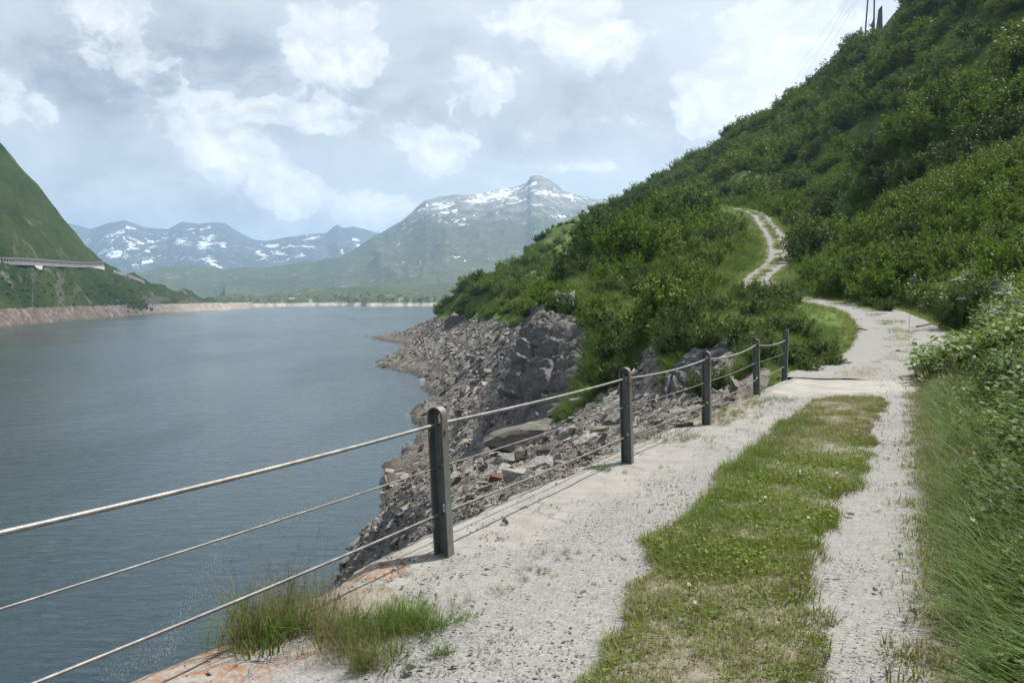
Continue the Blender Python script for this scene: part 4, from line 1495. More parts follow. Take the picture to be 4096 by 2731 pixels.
def rock_patch(px0, px1, d0, d1, cx, cy_, wx, wy, label, mat, amp, bed, nu=230, nv=230, lift=.12, seed=0):
    """massive bedrock: the land's own shape with fractures, bedding steps and weathered edges cut into it"""
    u = np.linspace((px0 - 2048) / F, (px1 - 2048) / F, nu)
    v = np.exp(np.linspace(math.log(d0), math.log(d1), nv))
    U, V_ = np.meshgrid(u, v)
    X, Y = U * V_, V_
    Zt = Hs(X, Y)
    m = np.exp(-((U * F + 2048 - cx) / wx) ** 4 - ((V_ - cy_) / wy) ** 4)
    m = m * (1 + .35 * fbm(X * .5, Y * .5, oct=3, seed=seed))
    m = sstep(m, .25, .65)
    px_, py_ = X, Y
    # surface normals
    P3 = np.stack([X, Y, Zt], -1)
    du = np.gradient(P3, axis=1)
    dv = np.gradient(P3, axis=0)
    nn = np.cross(du, dv)
    nn /= np.linalg.norm(nn, axis=-1)[..., None]
    wob = .5 * fbm(X * .6, Y * .6, Zt * .6, oct=3, seed=seed + 1)
    bedc = (bed[0] * X + bed[1] * Y + bed[2] * Zt) + wob
    step = bedc * .85
    st_ = (step - np.floor(step))
    saw = sstep(st_, .0, .82) - sstep(st_, .86, 1.0)
    step2 = bedc * 2.9 + .6 * wob
    s2 = step2 - np.floor(step2)
    saw2 = sstep(s2, 0, .75) - sstep(s2, .85, 1)
    def cracks(sc, wd, sd):
        """polyhedral joints: distance between the two nearest cell seeds"""
        da = .55 * X + .83 * Zt
        db = -.83 * X + .55 * Zt
        qx, qy, qz = da * sc * 1.25 + wob * .6, Y * sc * .8, db * sc * .55 + wob * .4
        ix, iy, iz = np.floor(qx), np.floor(qy), np.floor(qz)
        f1 = np.full(X.shape, 9.0); f2 = np.full(X.shape, 9.0); idc = np.zeros(X.shape)
        for a in (-1, 0, 1):
            for b in (-1, 0, 1):
                for c_ in (-1, 0, 1):
                    jx, jy, jz = ix + a, iy + b, iz + c_
                    dx = jx + _hash(jx, jy, jz, sd) - qx
                    dy = jy + _hash(jx, jy, jz, sd + 1) - qy
                    dz = jz + _hash(jx, jy, jz, sd + 2) - qz
                    dd = np.sqrt(dx * dx + dy * dy + dz * dz)
                    hid = _hash(jx, jy, jz, sd + 3)
                    near_ = dd < f1
                    f2 = np.where(near_, f1, np.minimum(f2, dd))
                    idc = np.where(near_, hid, idc)
                    f1 = np.where(near_, dd, f1)
        return np.clip(1 - (f2 - f1) / wd, 0, 1), idc
    c1, i1 = cracks(.42, .16, seed + 11)
    c2, i2 = cracks(1.15, .20, seed + 23)
    disp = amp * (.85 * (i1 - .5) + .20 * (i2 - .5) + .50 * saw + .14 * saw2 + .5 * fbm(X * .35, Y * .35, Zt * .35, oct=3, seed=seed + 2) + .16 * fbm(X * 2.2, Y * 2.2, Zt * 2.2, oct=4, seed=seed + 3)) - amp * (.50 * c1 ** 3 + .16 * c2 ** 3)
    Pd = P3 + nn * ((disp + lift) * m - (1 - m) * .6)[..., None]
    ids = np.arange(nu * nv).reshape(nv, nu)
    q = np.stack([ids[:-1, :-1], ids[:-1, 1:], ids[1:, 1:], ids[1:, :-1]], -1).reshape(-1, 4)
    keep = m.ravel()[q].max(1) > .02
    q = q[keep]
    used = np.unique(q)
    rm = np.full(nu * nv, -1)
    rm[used] = np.arange(len(used))
    me_ = mesh_np("rock_outcrop", Pd.reshape(-1, 3)[used], rm[q], mat)
    return tag(obj("rock_outcrop", me_), label, "rock")


rock_patch(2010, 2500, 39, 60, 2190, 47.5, 175, 7.6, "big grey fractured rock rib standing out of the scree", SM_R, .46, (.55, .25, .8), 280, 260, .18, 3)
rock_patch(2620, 3010, 18.5, 28, 2805, 23, 165, 3.4, "dark shaded rock bank under the shrubs behind the far posts", SM_R, .34, (.3, .2, 1.0), 200, 170, .08, 17)
for args in [(2068, 1305, 60, (1, .5, 1.1), (.1, .35, .2), "small grey rock knob at the foot of the alders above the shore", 351), (1800, 1305, 90, (1, .5, .6), (.1, -.6, .2), "grey rock step at the tip of the promontory", 352),
             (2485, 1160, 60, (1, .6, 1.2), (.1, .2, .3), "tall grey rock face peeping out of the alders on the spur", 353), (2435, 1195, 46, (1, .6, .9), (.1, .1, .9), "smaller grey rock left of the tall rock face on the spur", 354),
             (3180, 870, 44, (1, .7, .8), (.1, .2, .3), "dark grey rock beside the upper bend of the track", 355), (3505, 560, 56, (1, .6, 1.0), (.1, .5, .3), "grey boulder face in the middle of the alder slope", 356)]:
    px, py, w_, dm__, ro, lab, sd__ = args
    big_stone(px, py, w_, dm__, ro, SM_R, lab, sd__, .25, "rock_outcrop", "rock")

# gravel lying loose on the track
rs = np.random.default_rng(9)
N = 60000
Yg = 2.3 + (14.0 - 2.3) * rs.random(N) ** 2.0
Xg = rim(Yg) + .03 + rs.random(N) * (0.10 + 0.478 * Yg - rim(Yg) + .15)
aG = Xg - rim(Yg)
mk = median_mask(Xg, Yg)
cl = fbm(Xg * 1.4, Yg * 1.4, oct=3, seed=150)
ok = rs.random(N) < np.clip(.36 + cl * 1.1 - mk * .8 - np.where((aG < .9) & (Yg > 5.5), .38, 0), .05, 1)
Xg, Yg = Xg[ok], Yg[ok]
n = len(Xg)
sz = .006 + .012 * rs.random(n) ** 3 + np.where(rs.random(n) < .012, rs.uniform(.010, .024, n), 0)
GM = stone_mat("loose_gravel", (0.27, 0.26, 0.245), (0.44, 0.42, 0.385), (0.33, 0.33, 0.27))
gprot = []
for k in range(6):
    m_ = stone_proto(k + 3, GM)
    gprot.append(obj("gravel_%02d" % k, m_, link=False))
scatter("gravel", gprot, np.stack([Xg, Yg, sz * .25 + .004], -1), rs.uniform(-.5, .5, (n, 3)) + np.stack([0 * Xg, 0 * Xg, rs.uniform(0, 6.28, n)], -1), sz, rs.integers(0, 6, n), "loose pale gravel on the track")
# ---------------------------------------------------------------- plants
def leaf_mat(name, c_lo, c_hi, trans=.35, gloss=.4, rough=.38, tip=None, spread=.5, dry=None):
    """leaves: colour differs from leaf to leaf and plant to plant; light shines through"""
    m = bpy.data.materials.new(name)
    m.use_nodes = True
    n = NT(m.node_tree)
    b = m.node_tree.nodes['Principled BSDF']
    rnd = n.attr('rnd')
    orn = n.t.nodes.new('ShaderNodeObjectInfo').outputs['Random']
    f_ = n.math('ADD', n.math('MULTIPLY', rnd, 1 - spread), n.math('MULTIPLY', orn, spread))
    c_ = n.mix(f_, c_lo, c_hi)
    if tip:
        c_ = n.mix(n.math('MULTIPLY', n.ramp(n.attr('h'), .45, 1.0), .75), c_, tip)
    if dry:
        c_ = n.mix(n.ramp(n.math('ADD', n.math('MULTIPLY', orn, .6), n.math('MULTIPLY', rnd, .4)), .58, .8), c_, dry)
    setin(n, b, col=c_, rough=rough, spec=gloss)
    tr = n.n('ShaderNodeBsdfTranslucent')
    n.t.links.new(n.mix(.5, c_, (0.16, 0.22, 0.03)), tr.inputs[0])
    mx = n.n('ShaderNodeMixShader')
    mx.inputs[0].default_value = trans
    n.t.links.new(b.outputs[0], mx.inputs[1])
    n.t.links.new(tr.outputs[0], mx.inputs[2])
    n.t.links.new(mx.outputs[0], m.node_tree.nodes['Material Output'].inputs[0])
    return m


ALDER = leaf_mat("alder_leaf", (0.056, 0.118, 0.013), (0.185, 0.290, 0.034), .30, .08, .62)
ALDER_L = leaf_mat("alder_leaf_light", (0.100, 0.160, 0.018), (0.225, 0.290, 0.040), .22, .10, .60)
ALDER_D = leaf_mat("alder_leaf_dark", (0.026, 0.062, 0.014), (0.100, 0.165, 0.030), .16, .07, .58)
WILLOW = leaf_mat("willow_leaf", (0.055, 0.095, 0.024), (0.130, 0.185, 0.052), .22, .07, .6)
HERB = leaf_mat("herb_leaf", (0.080, 0.150, 0.020), (0.150, 0.235, 0.036), .45, .22, .5)
BARK = new_mat("bark")[0]
setin(NT(BARK.node_tree), BARK.node_tree.nodes['Principled BSDF'], col=(0.085, 0.072, 0.058), rough=.9)
BLADE = leaf_mat("grass_blade", (0.055, 0.130, 0.017), (0.140, 0.250, 0.036), .40, .16, .5, tip=(0.165, 0.25, 0.055))
LAWN = leaf_mat("short_grass", (0.130, 0.215, 0.020), (0.270, 0.345, 0.042), .42, .22, .5, tip=(0.235, 0.27, 0.055))
DRY = leaf_mat("dry_grass", (0.17, 0.155, 0.058), (0.30, 0.25, 0.11), .35, .2, .5, tip=(0.34, 0.28, 0.15))
SEED = leaf_mat("grass_seed_head", (0.16, 0.115, 0.075), (0.27, 0.21, 0.14), .3, .15, .6)


def leaves_np(pos, axis, normal, length, width, rnd, hh=None):
    """one folded kite (two triangles) per leaf"""
    axis = axis / np.linalg.norm(axis, axis=1)[:, None]
    side = np.cross(axis, normal)
    side /= np.linalg.norm(side, axis=1)[:, None] + 1e-9
    nn = np.cross(side, axis)
    L_ = length[:, None]
    Wd = width[:, None]
    V = np.stack([pos, pos + axis * L_ * .45 + side * Wd * .5 + nn * Wd * .12, pos + axis * L_, pos + axis * L_ * .45 - side * Wd * .5 + nn * Wd * .12], 1)
    n = len(pos)
    Fq = np.arange(n * 4).reshape(n, 4)
    return V.reshape(-1, 3), Fq, np.repeat(rnd, 4), np.repeat(hh if hh is not None else np.zeros(n), 4)


def bush(seed, R_, height, n_br, n_leaf, leaf, mat, name="shrub", aspect=.72, spread=1.15):
    r = np.random.default_rng(seed)
    stems = MB()
    pts, dirs = [], []
    per = n_leaf // n_br
    for k in range(n_br):
        th = r.uniform(0, 2 * math.pi)
        po = spread * r.random() ** .6
        Lb = r.uniform(.75, 1.1) * (height * math.cos(po * .8) + R_ * math.sin(po) * .45)
        d = np.array([math.sin(po) * math.cos(th), math.sin(po) * math.sin(th), math.cos(po)])
        bend = np.array([0, 0, .35])
        path = []
        q_ = np.array([.12 * R_ * math.cos(th) * r.random(), .12 * R_ * math.sin(th) * r.random(), -.12])
        dd = d.copy()
        m = 7
        for i in range(m):
            path.append(q_.copy())
            dd = dd + bend / m * .9 + r.normal(0, .09, 3)
            dd /= np.linalg.norm(dd)
            q_ = q_ + dd * Lb / (m - 1)
        path = np.array(path)
        stems.tube(path, [R_ * .018 * (1 - .8 * i / (m - 1)) for i in range(m)], 4, cap=False)
        nt = 9
        for j in range(nt):
            t = .22 + .78 * (j + r.random()) / nt
            i = min(m - 2, int(t * (m - 1)))
            u = t * (m - 1) - i
            b0 = path[i] * (1 - u) + path[i + 1] * u
            td = path[i + 1] - path[i]
            td = td / np.linalg.norm(td) + r.normal(0, .62, 3)
            td /= np.linalg.norm(td)
            tl = R_ * .34 * (1.15 - .6 * t) * r.uniform(.6, 1.2)
            nl = max(3, per // nt)
            tt = r.random(nl) ** .7
            pts.append(b0 + td * tl * tt[:, None] + r.normal(0, leaf * .45, (nl, 3)))
            dirs.append(np.repeat(td[None], nl, 0))
    pos = np.concatenate(pts)
    dr = np.concatenate(dirs)
    pos[:, 2] = np.maximum(pos[:, 2], -.05)
    n = len(pos)
    ni = 90  # oversized dark quads added in the core to block light and darken gaps
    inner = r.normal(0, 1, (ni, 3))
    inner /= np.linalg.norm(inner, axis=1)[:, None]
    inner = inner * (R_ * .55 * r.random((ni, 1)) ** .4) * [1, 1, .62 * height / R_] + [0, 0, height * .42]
    ax = dr * .7 + r.normal(0, .6, (n, 3))
    outw = pos - np.array([0, 0, height * .25])
    outw /= np.linalg.norm(outw, axis=1)[:, None] + 1e-6
    nor = outw * 1.15 + np.array([0, 0, .35]) + r.normal(0, .40, (n, 3))
    ln = leaf * r.uniform(.65, 1.3, n)
    rl = r.random(n)
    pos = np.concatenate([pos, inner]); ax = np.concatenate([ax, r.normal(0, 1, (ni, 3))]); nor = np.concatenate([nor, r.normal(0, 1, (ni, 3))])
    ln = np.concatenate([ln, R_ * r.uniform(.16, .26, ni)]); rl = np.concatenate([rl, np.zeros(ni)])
    V, Fq, rn, hh = leaves_np(pos, ax, nor, ln, ln * aspect * r.uniform(.8, 1.1, n + ni), rl)
    fol = mesh_np("foliage", V, Fq, mat, attrs={'rnd': rn})
    return fol, stems.mesh("stem", BARK)


NEAR = [bush(40 + k, 1.0, 1.15, 34, 7200, .062, WILLOW) for k in range(3)]
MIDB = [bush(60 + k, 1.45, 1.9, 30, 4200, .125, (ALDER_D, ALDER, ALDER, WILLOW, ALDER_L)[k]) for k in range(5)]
FARB = [bush(80 + k, 1.7, 2.0, 26, 2300, .185, (ALDER_D, ALDER, ALDER, ALDER_L)[k]) for k in range(4)]


def blades(seed, n, rad, hmin, hmax, wid, lean, mat, seeds=0, seed_mat=None, broad=0, curve=.6):
    r = np.random.default_rng(seed)
    V, Fq, rn, hh = [], [], [], []
    mats = [mat] + ([seed_mat] if seed_mat else [])
    fm_ = []
    for k in range(n + seeds):
        is_seed = k >= n
        a, rr = r.uniform(0, 6.283), rad * math.sqrt(r.random())
        b = np.array([rr * math.cos(a), rr * math.sin(a), -.015])
        H_ = r.uniform(hmin, hmax) * (1.25 if is_seed else 1)
        a2 = a + r.normal(0, .8)
        ld = np.array([math.cos(a2), math.sin(a2), 0])
        sd_ = np.array([-ld[1], ld[0], 0])
        ln = abs(r.normal(lean, lean * .5)) * (.6 if is_seed else 1)
        w_ = wid * r.uniform(.7, 1.3) * (.35 if is_seed else 1)
        o_ = len(V)
        seg = 4 if hmax > .15 else 3
        c_ = r.random()
        for i in range(seg + 1):
            t = i / seg
            p_ = b + np.array([0, 0, H_ * (t - curve * .35 * ln * t * t)]) + ld * H_ * ln * t ** 1.8
            ww = w_ * (1 - t ** 1.5) if not is_seed else w_
            if i == seg and not is_seed:
                V.append(p_); rn.append(c_); hh.append(t)
            else:
                V += [p_ - sd_ * ww / 2, p_ + sd_ * ww / 2]; rn += [c_, c_]; hh += [t, t]
            if i:
                j = o_ + 2 * i
                if i == seg and not is_seed:
                    Fq.append((j - 2, j - 1, j))
                else:
                    Fq.append((j - 2, j - 1, j + 1, j))
                fm_.append(0)
        if is_seed:
            for q in range(9):
                t = q / 8
                pp = p_ + np.array([0, 0, (t - .15) * H_ * .20]) + ld * H_ * .10 * t + r.normal(0, .004 + H_ * .008, 3)
                o_ = len(V)
                up_ = np.array([r.normal(0, .4), r.normal(0, .4), .9])
                V += [pp, pp + sd_ * wid * .55 + up_ * .008, pp + up_ * wid * 3.2, pp - sd_ * wid * .55 + up_ * .008]
                rn += [c_] * 4; hh += [1] * 4
                Fq.append((o_, o_ + 1, o_ + 2, o_ + 3)); fm_.append(1 if seed_mat else 0)
    for k in range(broad):
        a, rr = r.uniform(0, 6.283), rad * math.sqrt(r.random())
        b = np.array([rr * math.cos(a), rr * math.sin(a), r.uniform(.2, .7) * hmax])
        a2 = r.uniform(0, 6.283)
        ld = np.array([math.cos(a2), math.sin(a2), r.uniform(-.1, .5)])
        sd_ = np.array([-math.sin(a2), math.cos(a2), 0])
        w_ = r.uniform(.010, .017) * (1 if hmax < .15 else 2.4)
        o_ = len(V)
        c_ = r.random()
        V += [b, b + ld * w_ * .8 + sd_ * w_ * .6, b + ld * w_ * 1.7, b + ld * w_ * .8 - sd_ * w_ * .6]
        rn += [c_] * 4; hh += [.2] * 4
        Fq.append((o_, o_ + 1, o_ + 2, o_ + 3)); fm_.append(0)
    me_ = bpy.data.meshes.new("tuft")
    me_.from_pydata([tuple(v) for v in V], [], Fq)
    for mm in mats:
        me_.materials.append(mm)
    me_.polygons.foreach_set('material_index', np.array(fm_, dtype=np.int32))
    for nm, av in (('rnd', rn), ('h', hh)):
        a = me_.attributes.new(nm, 'FLOAT', 'POINT')
        a.data.foreach_set('value', np.array(av, dtype=np.float32))
    me_.update()
    return me_


def P_(prefix, meshes):
    return [obj("%s_%02d" % (prefix, i), m_, link=False) for i, m_ in enumerate(meshes)]


lawn = P_("lawn", [blades(200 + k, 40, .095, .022, .062, .0052, .8, LAWN, 0, None, (0, 3, 0, 1)[k]) for k in range(4)] + [blades(210 + k, 36, .09, .025, .065, .0046, .8, DRY) for k in range(2)])
tall = P_("tall", [blades(220 + k, 28, .16, .20, .44, .0125, 1.0, BLADE, (0, 1, 0, 0)[k], SEED) for k in range(4)] + [blades(230 + k, 30, .12, .20, .46, .0048, .55, DRY, 6, SEED) for k in range(2)])
fluff = P_("fringe", [blades(240 + k, 40, .10, .08, .24, .0045, .6, BLADE, 2, SEED) for k in range(2)] + [blades(250, 36, .10, .06, .2, .004, .65, DRY, 2, SEED)])


def herb(seed, n_st, hmin, hmax, leaf, nl, mat, rad):
    r = np.random.default_rng(seed)
    pos, ax, nor, ln, rn = [], [], [], [], []
    for k in range(n_st):
        a, rr = r.uniform(0, 6.283), rad * math.sqrt(r.random())
        H_ = r.uniform(hmin, hmax)
        lean_ = r.normal(0, .12, 2)
        for j in range(nl):
            t = .15 + .85 * (j + r.random() * .6) / nl
            ph = j * 2.4 + k
            b = np.array([rr * math.cos(a) + lean_[0] * H_ * t, rr * math.sin(a) + lean_[1] * H_ * t, H_ * t])
            pos.append(b)
            ax.append(np.array([math.cos(ph), math.sin(ph), r.uniform(.0, .5)]))
            nor.append(np.array([r.normal(0, .25), r.normal(0, .25), 1.0]))
            ln.append(leaf * (1.25 - .55 * t) * r.uniform(.7, 1.25))
            rn.append(r.random())
    ln = np.array(ln)
    V, Fq, rn, hh = leaves_np(np.array(pos), np.array(ax), np.array(nor), ln, ln * .55, np.array(rn))
    return mesh_np("herb", V, Fq, mat, attrs={'rnd': rn, 'h': hh})


HERB_D = leaf_mat("herb_leaf_dark", (0.042, 0.098, 0.018), (0.105, 0.190, 0.032), .36, .12, .5)
herbs_d = P_("verge_herbs", [herb(320 + k, 16, .16, .50, .105, 10, HERB_D, .30) for k in range(3)])
herbs = P_("herbs", [herb(300 + k, 14, .3, .75, .15, 12, HERB, .32) for k in range(4)])

rs = np.random.default_rng(21)


def put(Xa, Ya, Za=None):
    return np.stack([Xa, Ya, Hs(Xa, Ya) if Za is None else Za], -1)


def yaw(n, tilt=.12):
    a = rs.normal(0, tilt, (n, 3))
    a[:, 2] = rs.uniform(0, 6.283, n)
    return a


# ---- short turf of the middle strip
N = 20000
Ym = 2.2 + (13.7 - 2.2) * rs.random(N) ** 1.9
Xm = medL(Ym) - .25 + rs.random(N) * (medR(Ym) - medL(Ym) + .5)
mk = median_mask(Xm, Ym)
pt = fbm(Xm * 2.6, Ym * 2.6, oct=3, seed=160)
ok = (mk > .35 + .35 * rs.random(N)) & (pt > -.58)
Xm, Ym, mk, pt = Xm[ok], Ym[ok], mk[ok], pt[ok]
n = len(Xm)
tone = fbm(Xm * .9, Ym * .9, oct=3, seed=161)
drym = (rs.random(n) < np.clip(.16 + .36 * (tone < -.05) + .6 * sstep(Ym, 8.8, 10.8) * (rs.random(n) < .8), 0, .9))
idx_ = np.where(drym, rs.integers(4, 6, n), rs.integers(0, 4, n))
hgt_ = rs.uniform(.7, 1.35, n) * (1 + .30 * sstep(Ym, 4.0, 6.2) * sstep(Ym, 11, 8)) * (.8 + .4 * (pt > .1))
scatter("grass", lawn, put(Xm, Ym, np.full(n, .012)), yaw(n), np.stack([hgt_ ** .5 * 1.05, hgt_ ** .5 * 1.05, hgt_], -1), idx_, "short green and straw grass strip between the two wheel tracks")
# longer fringe on the lake-side edge of the strip
N = 230
Yf = 4.9 + 6.2 * rs.random(N)
Xf = medL(Yf) + rs.normal(.12, .13, N)
ok = median_mask(Xf, Yf) > .2
Xf, Yf = Xf[ok], Yf[ok]
n = len(Xf)
scatter("grass", fluff, put(Xf, Yf, np.full(n, .01)), yaw(n), rs.uniform(.4, .85, n), rs.choice([0, 1, 2], n, p=[.4, .35, .25]), "longer grass fringe on the lake-side edge of the middle strip")

# ---- tall grass of the bank on the right
N = 10500
Yr = 1.35 + 18.3 * rs.random(N) ** 1.3
reg = 0.10 + 0.478 * Yr
wd = .4 + rs.random(N) ** .8 * (1.9 + .38 * Yr)
Xr = reg + .27 + (rs.random(N) * wd) + .26 * fbm(Yr * 1.7, Yr * 0, oct=4, seed=170, gain=.7)
e_in = Xr - reg - .22
px_ = 2048 + F * Xr / Yr
ok = (px_ < 7200) & (rs.random(N) < np.where(Yr > 12, .75, 1) * np.where(e_in < .25, .45, 1)) & (Yr < 18.5)
Xr, Yr, e_in = Xr[ok], Yr[ok], e_in[ok]
n = len(Xr)
hgt_ = np.clip(.34 + e_in * .9, .30, .95) * rs.uniform(.6, 1.3, n)
dr_ = rs.random(n) < np.where(e_in < .22, .6, .06)
idx_ = np.where(dr_, rs.integers(4, 6, n), rs.integers(0, 4, n))
zr = np.where(e_in < .65, np.maximum(Hs(Xr, Yr), 0.0), Hs(Xr, Yr))
ty_ = yaw(n, .14)
scatter("grass", tall, put(Xr, Yr, zr - .01), ty_, np.stack([hgt_ ** .4, hgt_ ** .4, hgt_], -1), idx_, "tall meadow grass with seed heads on the bank right of the track")
# worn straw edge of the bank, and drooping seed stalks over the wheel track
N = 520
Ye = 2.4 + 15 * rs.random(N) ** 1.3
Xe = 0.10 + 0.478 * Ye + rs.normal(.15, .10, N)
n = N
scatter("grass", lawn, put(Xe, Ye, np.full(n, .008)), yaw(n), rs.uniform(.7, 1.7, n), rs.choice([0, 2, 4, 5], n, p=[.15, .15, .35, .35]), "worn straw-coloured grass edge along the right wheel track")
stalk = P_("stalks", [blades(260 + k, 2, .05, .3, .5, .004, .9, DRY, 4, SEED) for k in range(2)])
N = 130
Ye = 2.8 + 13 * rs.random(N) ** 1.2
Xe = 0.10 + 0.478 * Ye + .12 + .9 * rs.random(N)
scatter("grass", stalk, put(Xe, Ye, np.maximum(Hs(Xe, Ye), 0)), yaw(N, .3), rs.uniform(.9, 1.6, N), rs.integers(0, 2, N), "drooping brown seed stalks in the tall grass on the right")
# leafy herbs mixed into it, more of them higher up
N = 17000
Yh = 1.6 + 43 * rs.random(N) ** 1.35
Xh = Yh * rs.uniform((3560 - 2048) / F, 1.25, N)
D_, S_, _z = road_near(Xh, Yh)
e_in = Xh - (0.10 + 0.478 * Yh)
okd = np.where(Yh < 17.5, e_in > .55, (D_ > 2.3) & (S_ > 0))
cl = fbm(Xh * .55, Yh * .55, oct=3, seed=171)
ok = okd & (rs.random(N) < np.where(Yh < 12, .35 + .65 * (cl > -.05), .25 + 1.1 * (cl > -.12)) * np.where(Yh < 6, .7, 1))
Xh, Yh = Xh[ok], Yh[ok]
n = len(Xh)
ok2 = seen(Xh, Yh, Hs(Xh, Yh) + .7, .02)
Xh, Yh = Xh[ok2], Yh[ok2]
n = len(Xh)
scatter("leafy_undergrowth", herbs, put(Xh, Yh), yaw(n, .12), rs.uniform(.55, 1.25, n) * np.where(Yh > 15, 1.15, np.clip(.3 + .28 * (Xh - (0.10 + 0.478 * Yh)), .3, .75)), rs.integers(0, 4, n), "bright green leafy herbs on the bank above the track")

N = 3800
Yv = 1.6 + 16 * rs.random(N) ** 1.35
ev = .28 + rs.random(N) ** .9 * (1.1 + .2 * Yv)
Xv = 0.10 + 0.478 * Yv + .22 + ev
okv = fbm(Xv * 1.1, Yv * 1.1, oct=3, seed=176) > -.18
Xv, Yv, ev = Xv[okv], Yv[okv], ev[okv]
n = len(Xv)
scatter("leafy_undergrowth", herbs_d, put(Xv, Yv, np.where(ev < .5, np.maximum(Hs(Xv, Yv), 0), Hs(Xv, Yv))), yaw(n, .15), np.clip(.45 + .5 * ev, .45, 1.15) * rs.uniform(.7, 1.2, n), rs.integers(0, 3, n), "mixed leafy weeds among the tall grass right of the track")

# ---- grass tufts over the open slopes and along the track
N = 60000
sY = np.exp(rs.uniform(math.log(16), math.log(170), N))
sX = sY * rs.uniform((2250 - 2048) / F, .95, N)
hz_ = Hs(sX, sY)
D_, S_, _z = road_near(sX, sY)
ok = (D_ > np.where(sY > 40, 2.0, 1.6)) & (Hs(sX, sY, RK) < .5) & (hz_ > -3.8) & seen(sX, sY, hz_ + .4, .004) & ~((sY < 17.6) & (sX < .10 + .478 * sY + .1))
sX, sY, D_ = sX[ok], sY[ok], D_[ok]
rsel = ROAD[(ROAD[:, 1] > 44) & (ROAD[:, 1] < 146)][::2]
rpx, rpy = pix(rsel[:, 0], rsel[:, 1], rsel[:, 2])
qx, q0 = pix(sX, sY, Hs(sX, sY))
hide = np.zeros(len(sX), bool)
for rx, ry, rd in zip(rpx, rpy, rsel[:, 1]):
    hide |= (sY < rd + 1) & (abs(qx - rx) < 1.5 / rd * F) & (q0 > ry - 4) & (q0 - .8 / sY * F < ry + 4)
hide &= rs.random(len(sX)) < .9
sX, sY, D_ = sX[~hide], sY[~hide], D_[~hide]
n = len(sX)
gs_ = np.clip(sY / 26, .75, 3.2) * rs.uniform(.6, 1.2, n) * np.clip(.35 + (D_ - 1.5) * .4, .35, 1)
dr_ = rs.random(n) < np.where(D_ < 2.2, .5, .16)
idx_ = np.where(dr_, rs.integers(4, 6, n), rs.integers(0, 4, n))
scatter("meadow_grass", tall, put(sX, sY), yaw(n, .18), gs_, idx_, "rough grass on the open slopes and track verges")
# sparse grass down the middle and edges of the far track
N = 5000
ki = rs.integers(0, len(RP), N)
of = np.where(rs.random(N) < .5, rs.normal(0, .22, N), np.sign(rs.normal(0, 1, N)) * (1.62 - abs(rs.normal(0, .12, N))))
tX = RP[ki, 0] + NRM[ki, 0] * of
tY = RP[ki, 1] + NRM[ki, 1] * of
okm = (fbm(tX * 1.1, tY * 1.1, oct=4, seed=105) > -.05) | (abs(of) > 1.45)
tX, tY, ki = tX[okm], tY[okm], ki[okm]
n = len(tX)
scatter("grass", lawn, np.stack([tX, tY, RP[ki, 2] + .01], -1), yaw(n), np.clip(tY / 15, 1, 4.5) * rs.uniform(.6, 1.2, n), rs.choice([0, 1, 2, 3, 4, 5], n, p=[.17, .17, .17, .17, .16, .16]), "thin grass down the middle of the far track")

# ---- grass growing on the lakeside rim
pts_, sc_, ix_ = [], [], []


def clump(px, py, spread, n_, hs, kinds):
    c_ = gp(px, py)
    for _ in range(n_):
        q_ = c_ + np.array([rs.normal(0, spread), rs.normal(0, spread * .8), 0])
        if q_[0] < rim(np.array([q_[1]]))[0] + .05:
            q_[0] = rim(np.array([q_[1]]))[0] + .05 + abs(rs.normal(0, .08))
        pts_.append((q_[0], q_[1], .0)); sc_.append(hs * rs.uniform(.6, 1.2)); ix_.append(int(rs.choice(kinds)))


clump(1080, 2540, .13, 28, .62, [4, 5, 4, 5, 4, 5, 0]); clump(1240, 2530, .13, 28, .52, [4, 4, 5, 5, 1]); clump(1400, 2580, .12, 26, .42, [4, 5, 2, 4]); clump(1180, 2450, .08, 8, .66, [4, 5, 5])
clump(1560, 2520, .11, 34, .34, [0, 1, 2, 3]); clump(1680, 2500, .09, 18, .28, [0, 1, 3]); clump(1480, 2660, .10, 26, .34, [4, 5, 1]); clump(1000, 2480, .06, 6, .7, [4, 5])
clump(1770, 2400, .09, 14, .16, [4, 5, 1]); clump(1860, 2480, .05, 6, .14, [0, 2]); clump(1780, 2620, .03, 6, .2, [0, 1]); clump(2150, 2290, .10, 16, .11, [0, 1, 4]); clump(2250, 2220, .09, 14, .12, [0, 2, 4]); clump(2040, 2360, .08, 10, .10, [4, 1])
clump(2410, 1880, .05, 8, .22, [0, 4]); clump(2500, 1890, .04, 4, .14, [4]); clump(2650, 1870, .05, 4, .13, [4, 5])
for px, py in [(2850, 1680), (2900, 1660), (2950, 1640), (3000, 1625), (2890, 1690), (2960, 1665), (3060, 1610), (3120, 1600), (2720, 1745), (2680, 1760), (2980, 1590), (3010, 1570)]:
    clump(px, py, .22, 16, .26, [4, 5, 4, 0])
scatter("grass", tall, pts_, yaw(len(pts_), .25), np.array(sc_), ix_, "straw and green grass tufts on the lakeside edge of the track")


# ---- shrubs
def shrub(px=None, py=None, d=None, P0=None, s=1.0, kind=NEAR, label=None, group=None, stems=True, sz=1.0, name="alder_bush", cat="bush", sink=.05, ki=None):
    if P0 is None:
        if d is None:
            P0 = hitpx(px, py)
        else:
            a = at(px, py, d)
            P0 = np.array([a[0], d, float(Hs(a[0], d))])
    fol, stm_ = kind[int(rs.integers(0, len(kind)))] if ki is None else kind[ki]
    o = obj(name, fol)
    o.location = (P0[0], P0[1], P0[2] - sink)
    o.rotation_euler = (rs.normal(0, .08), rs.normal(-.10, .08), rs.uniform(0, 6.28))
    o.scale = (s, s, s * sz)
    if stems:
        obj("stem", stm_, o)
    tag(o, label, cat, group)
    return o


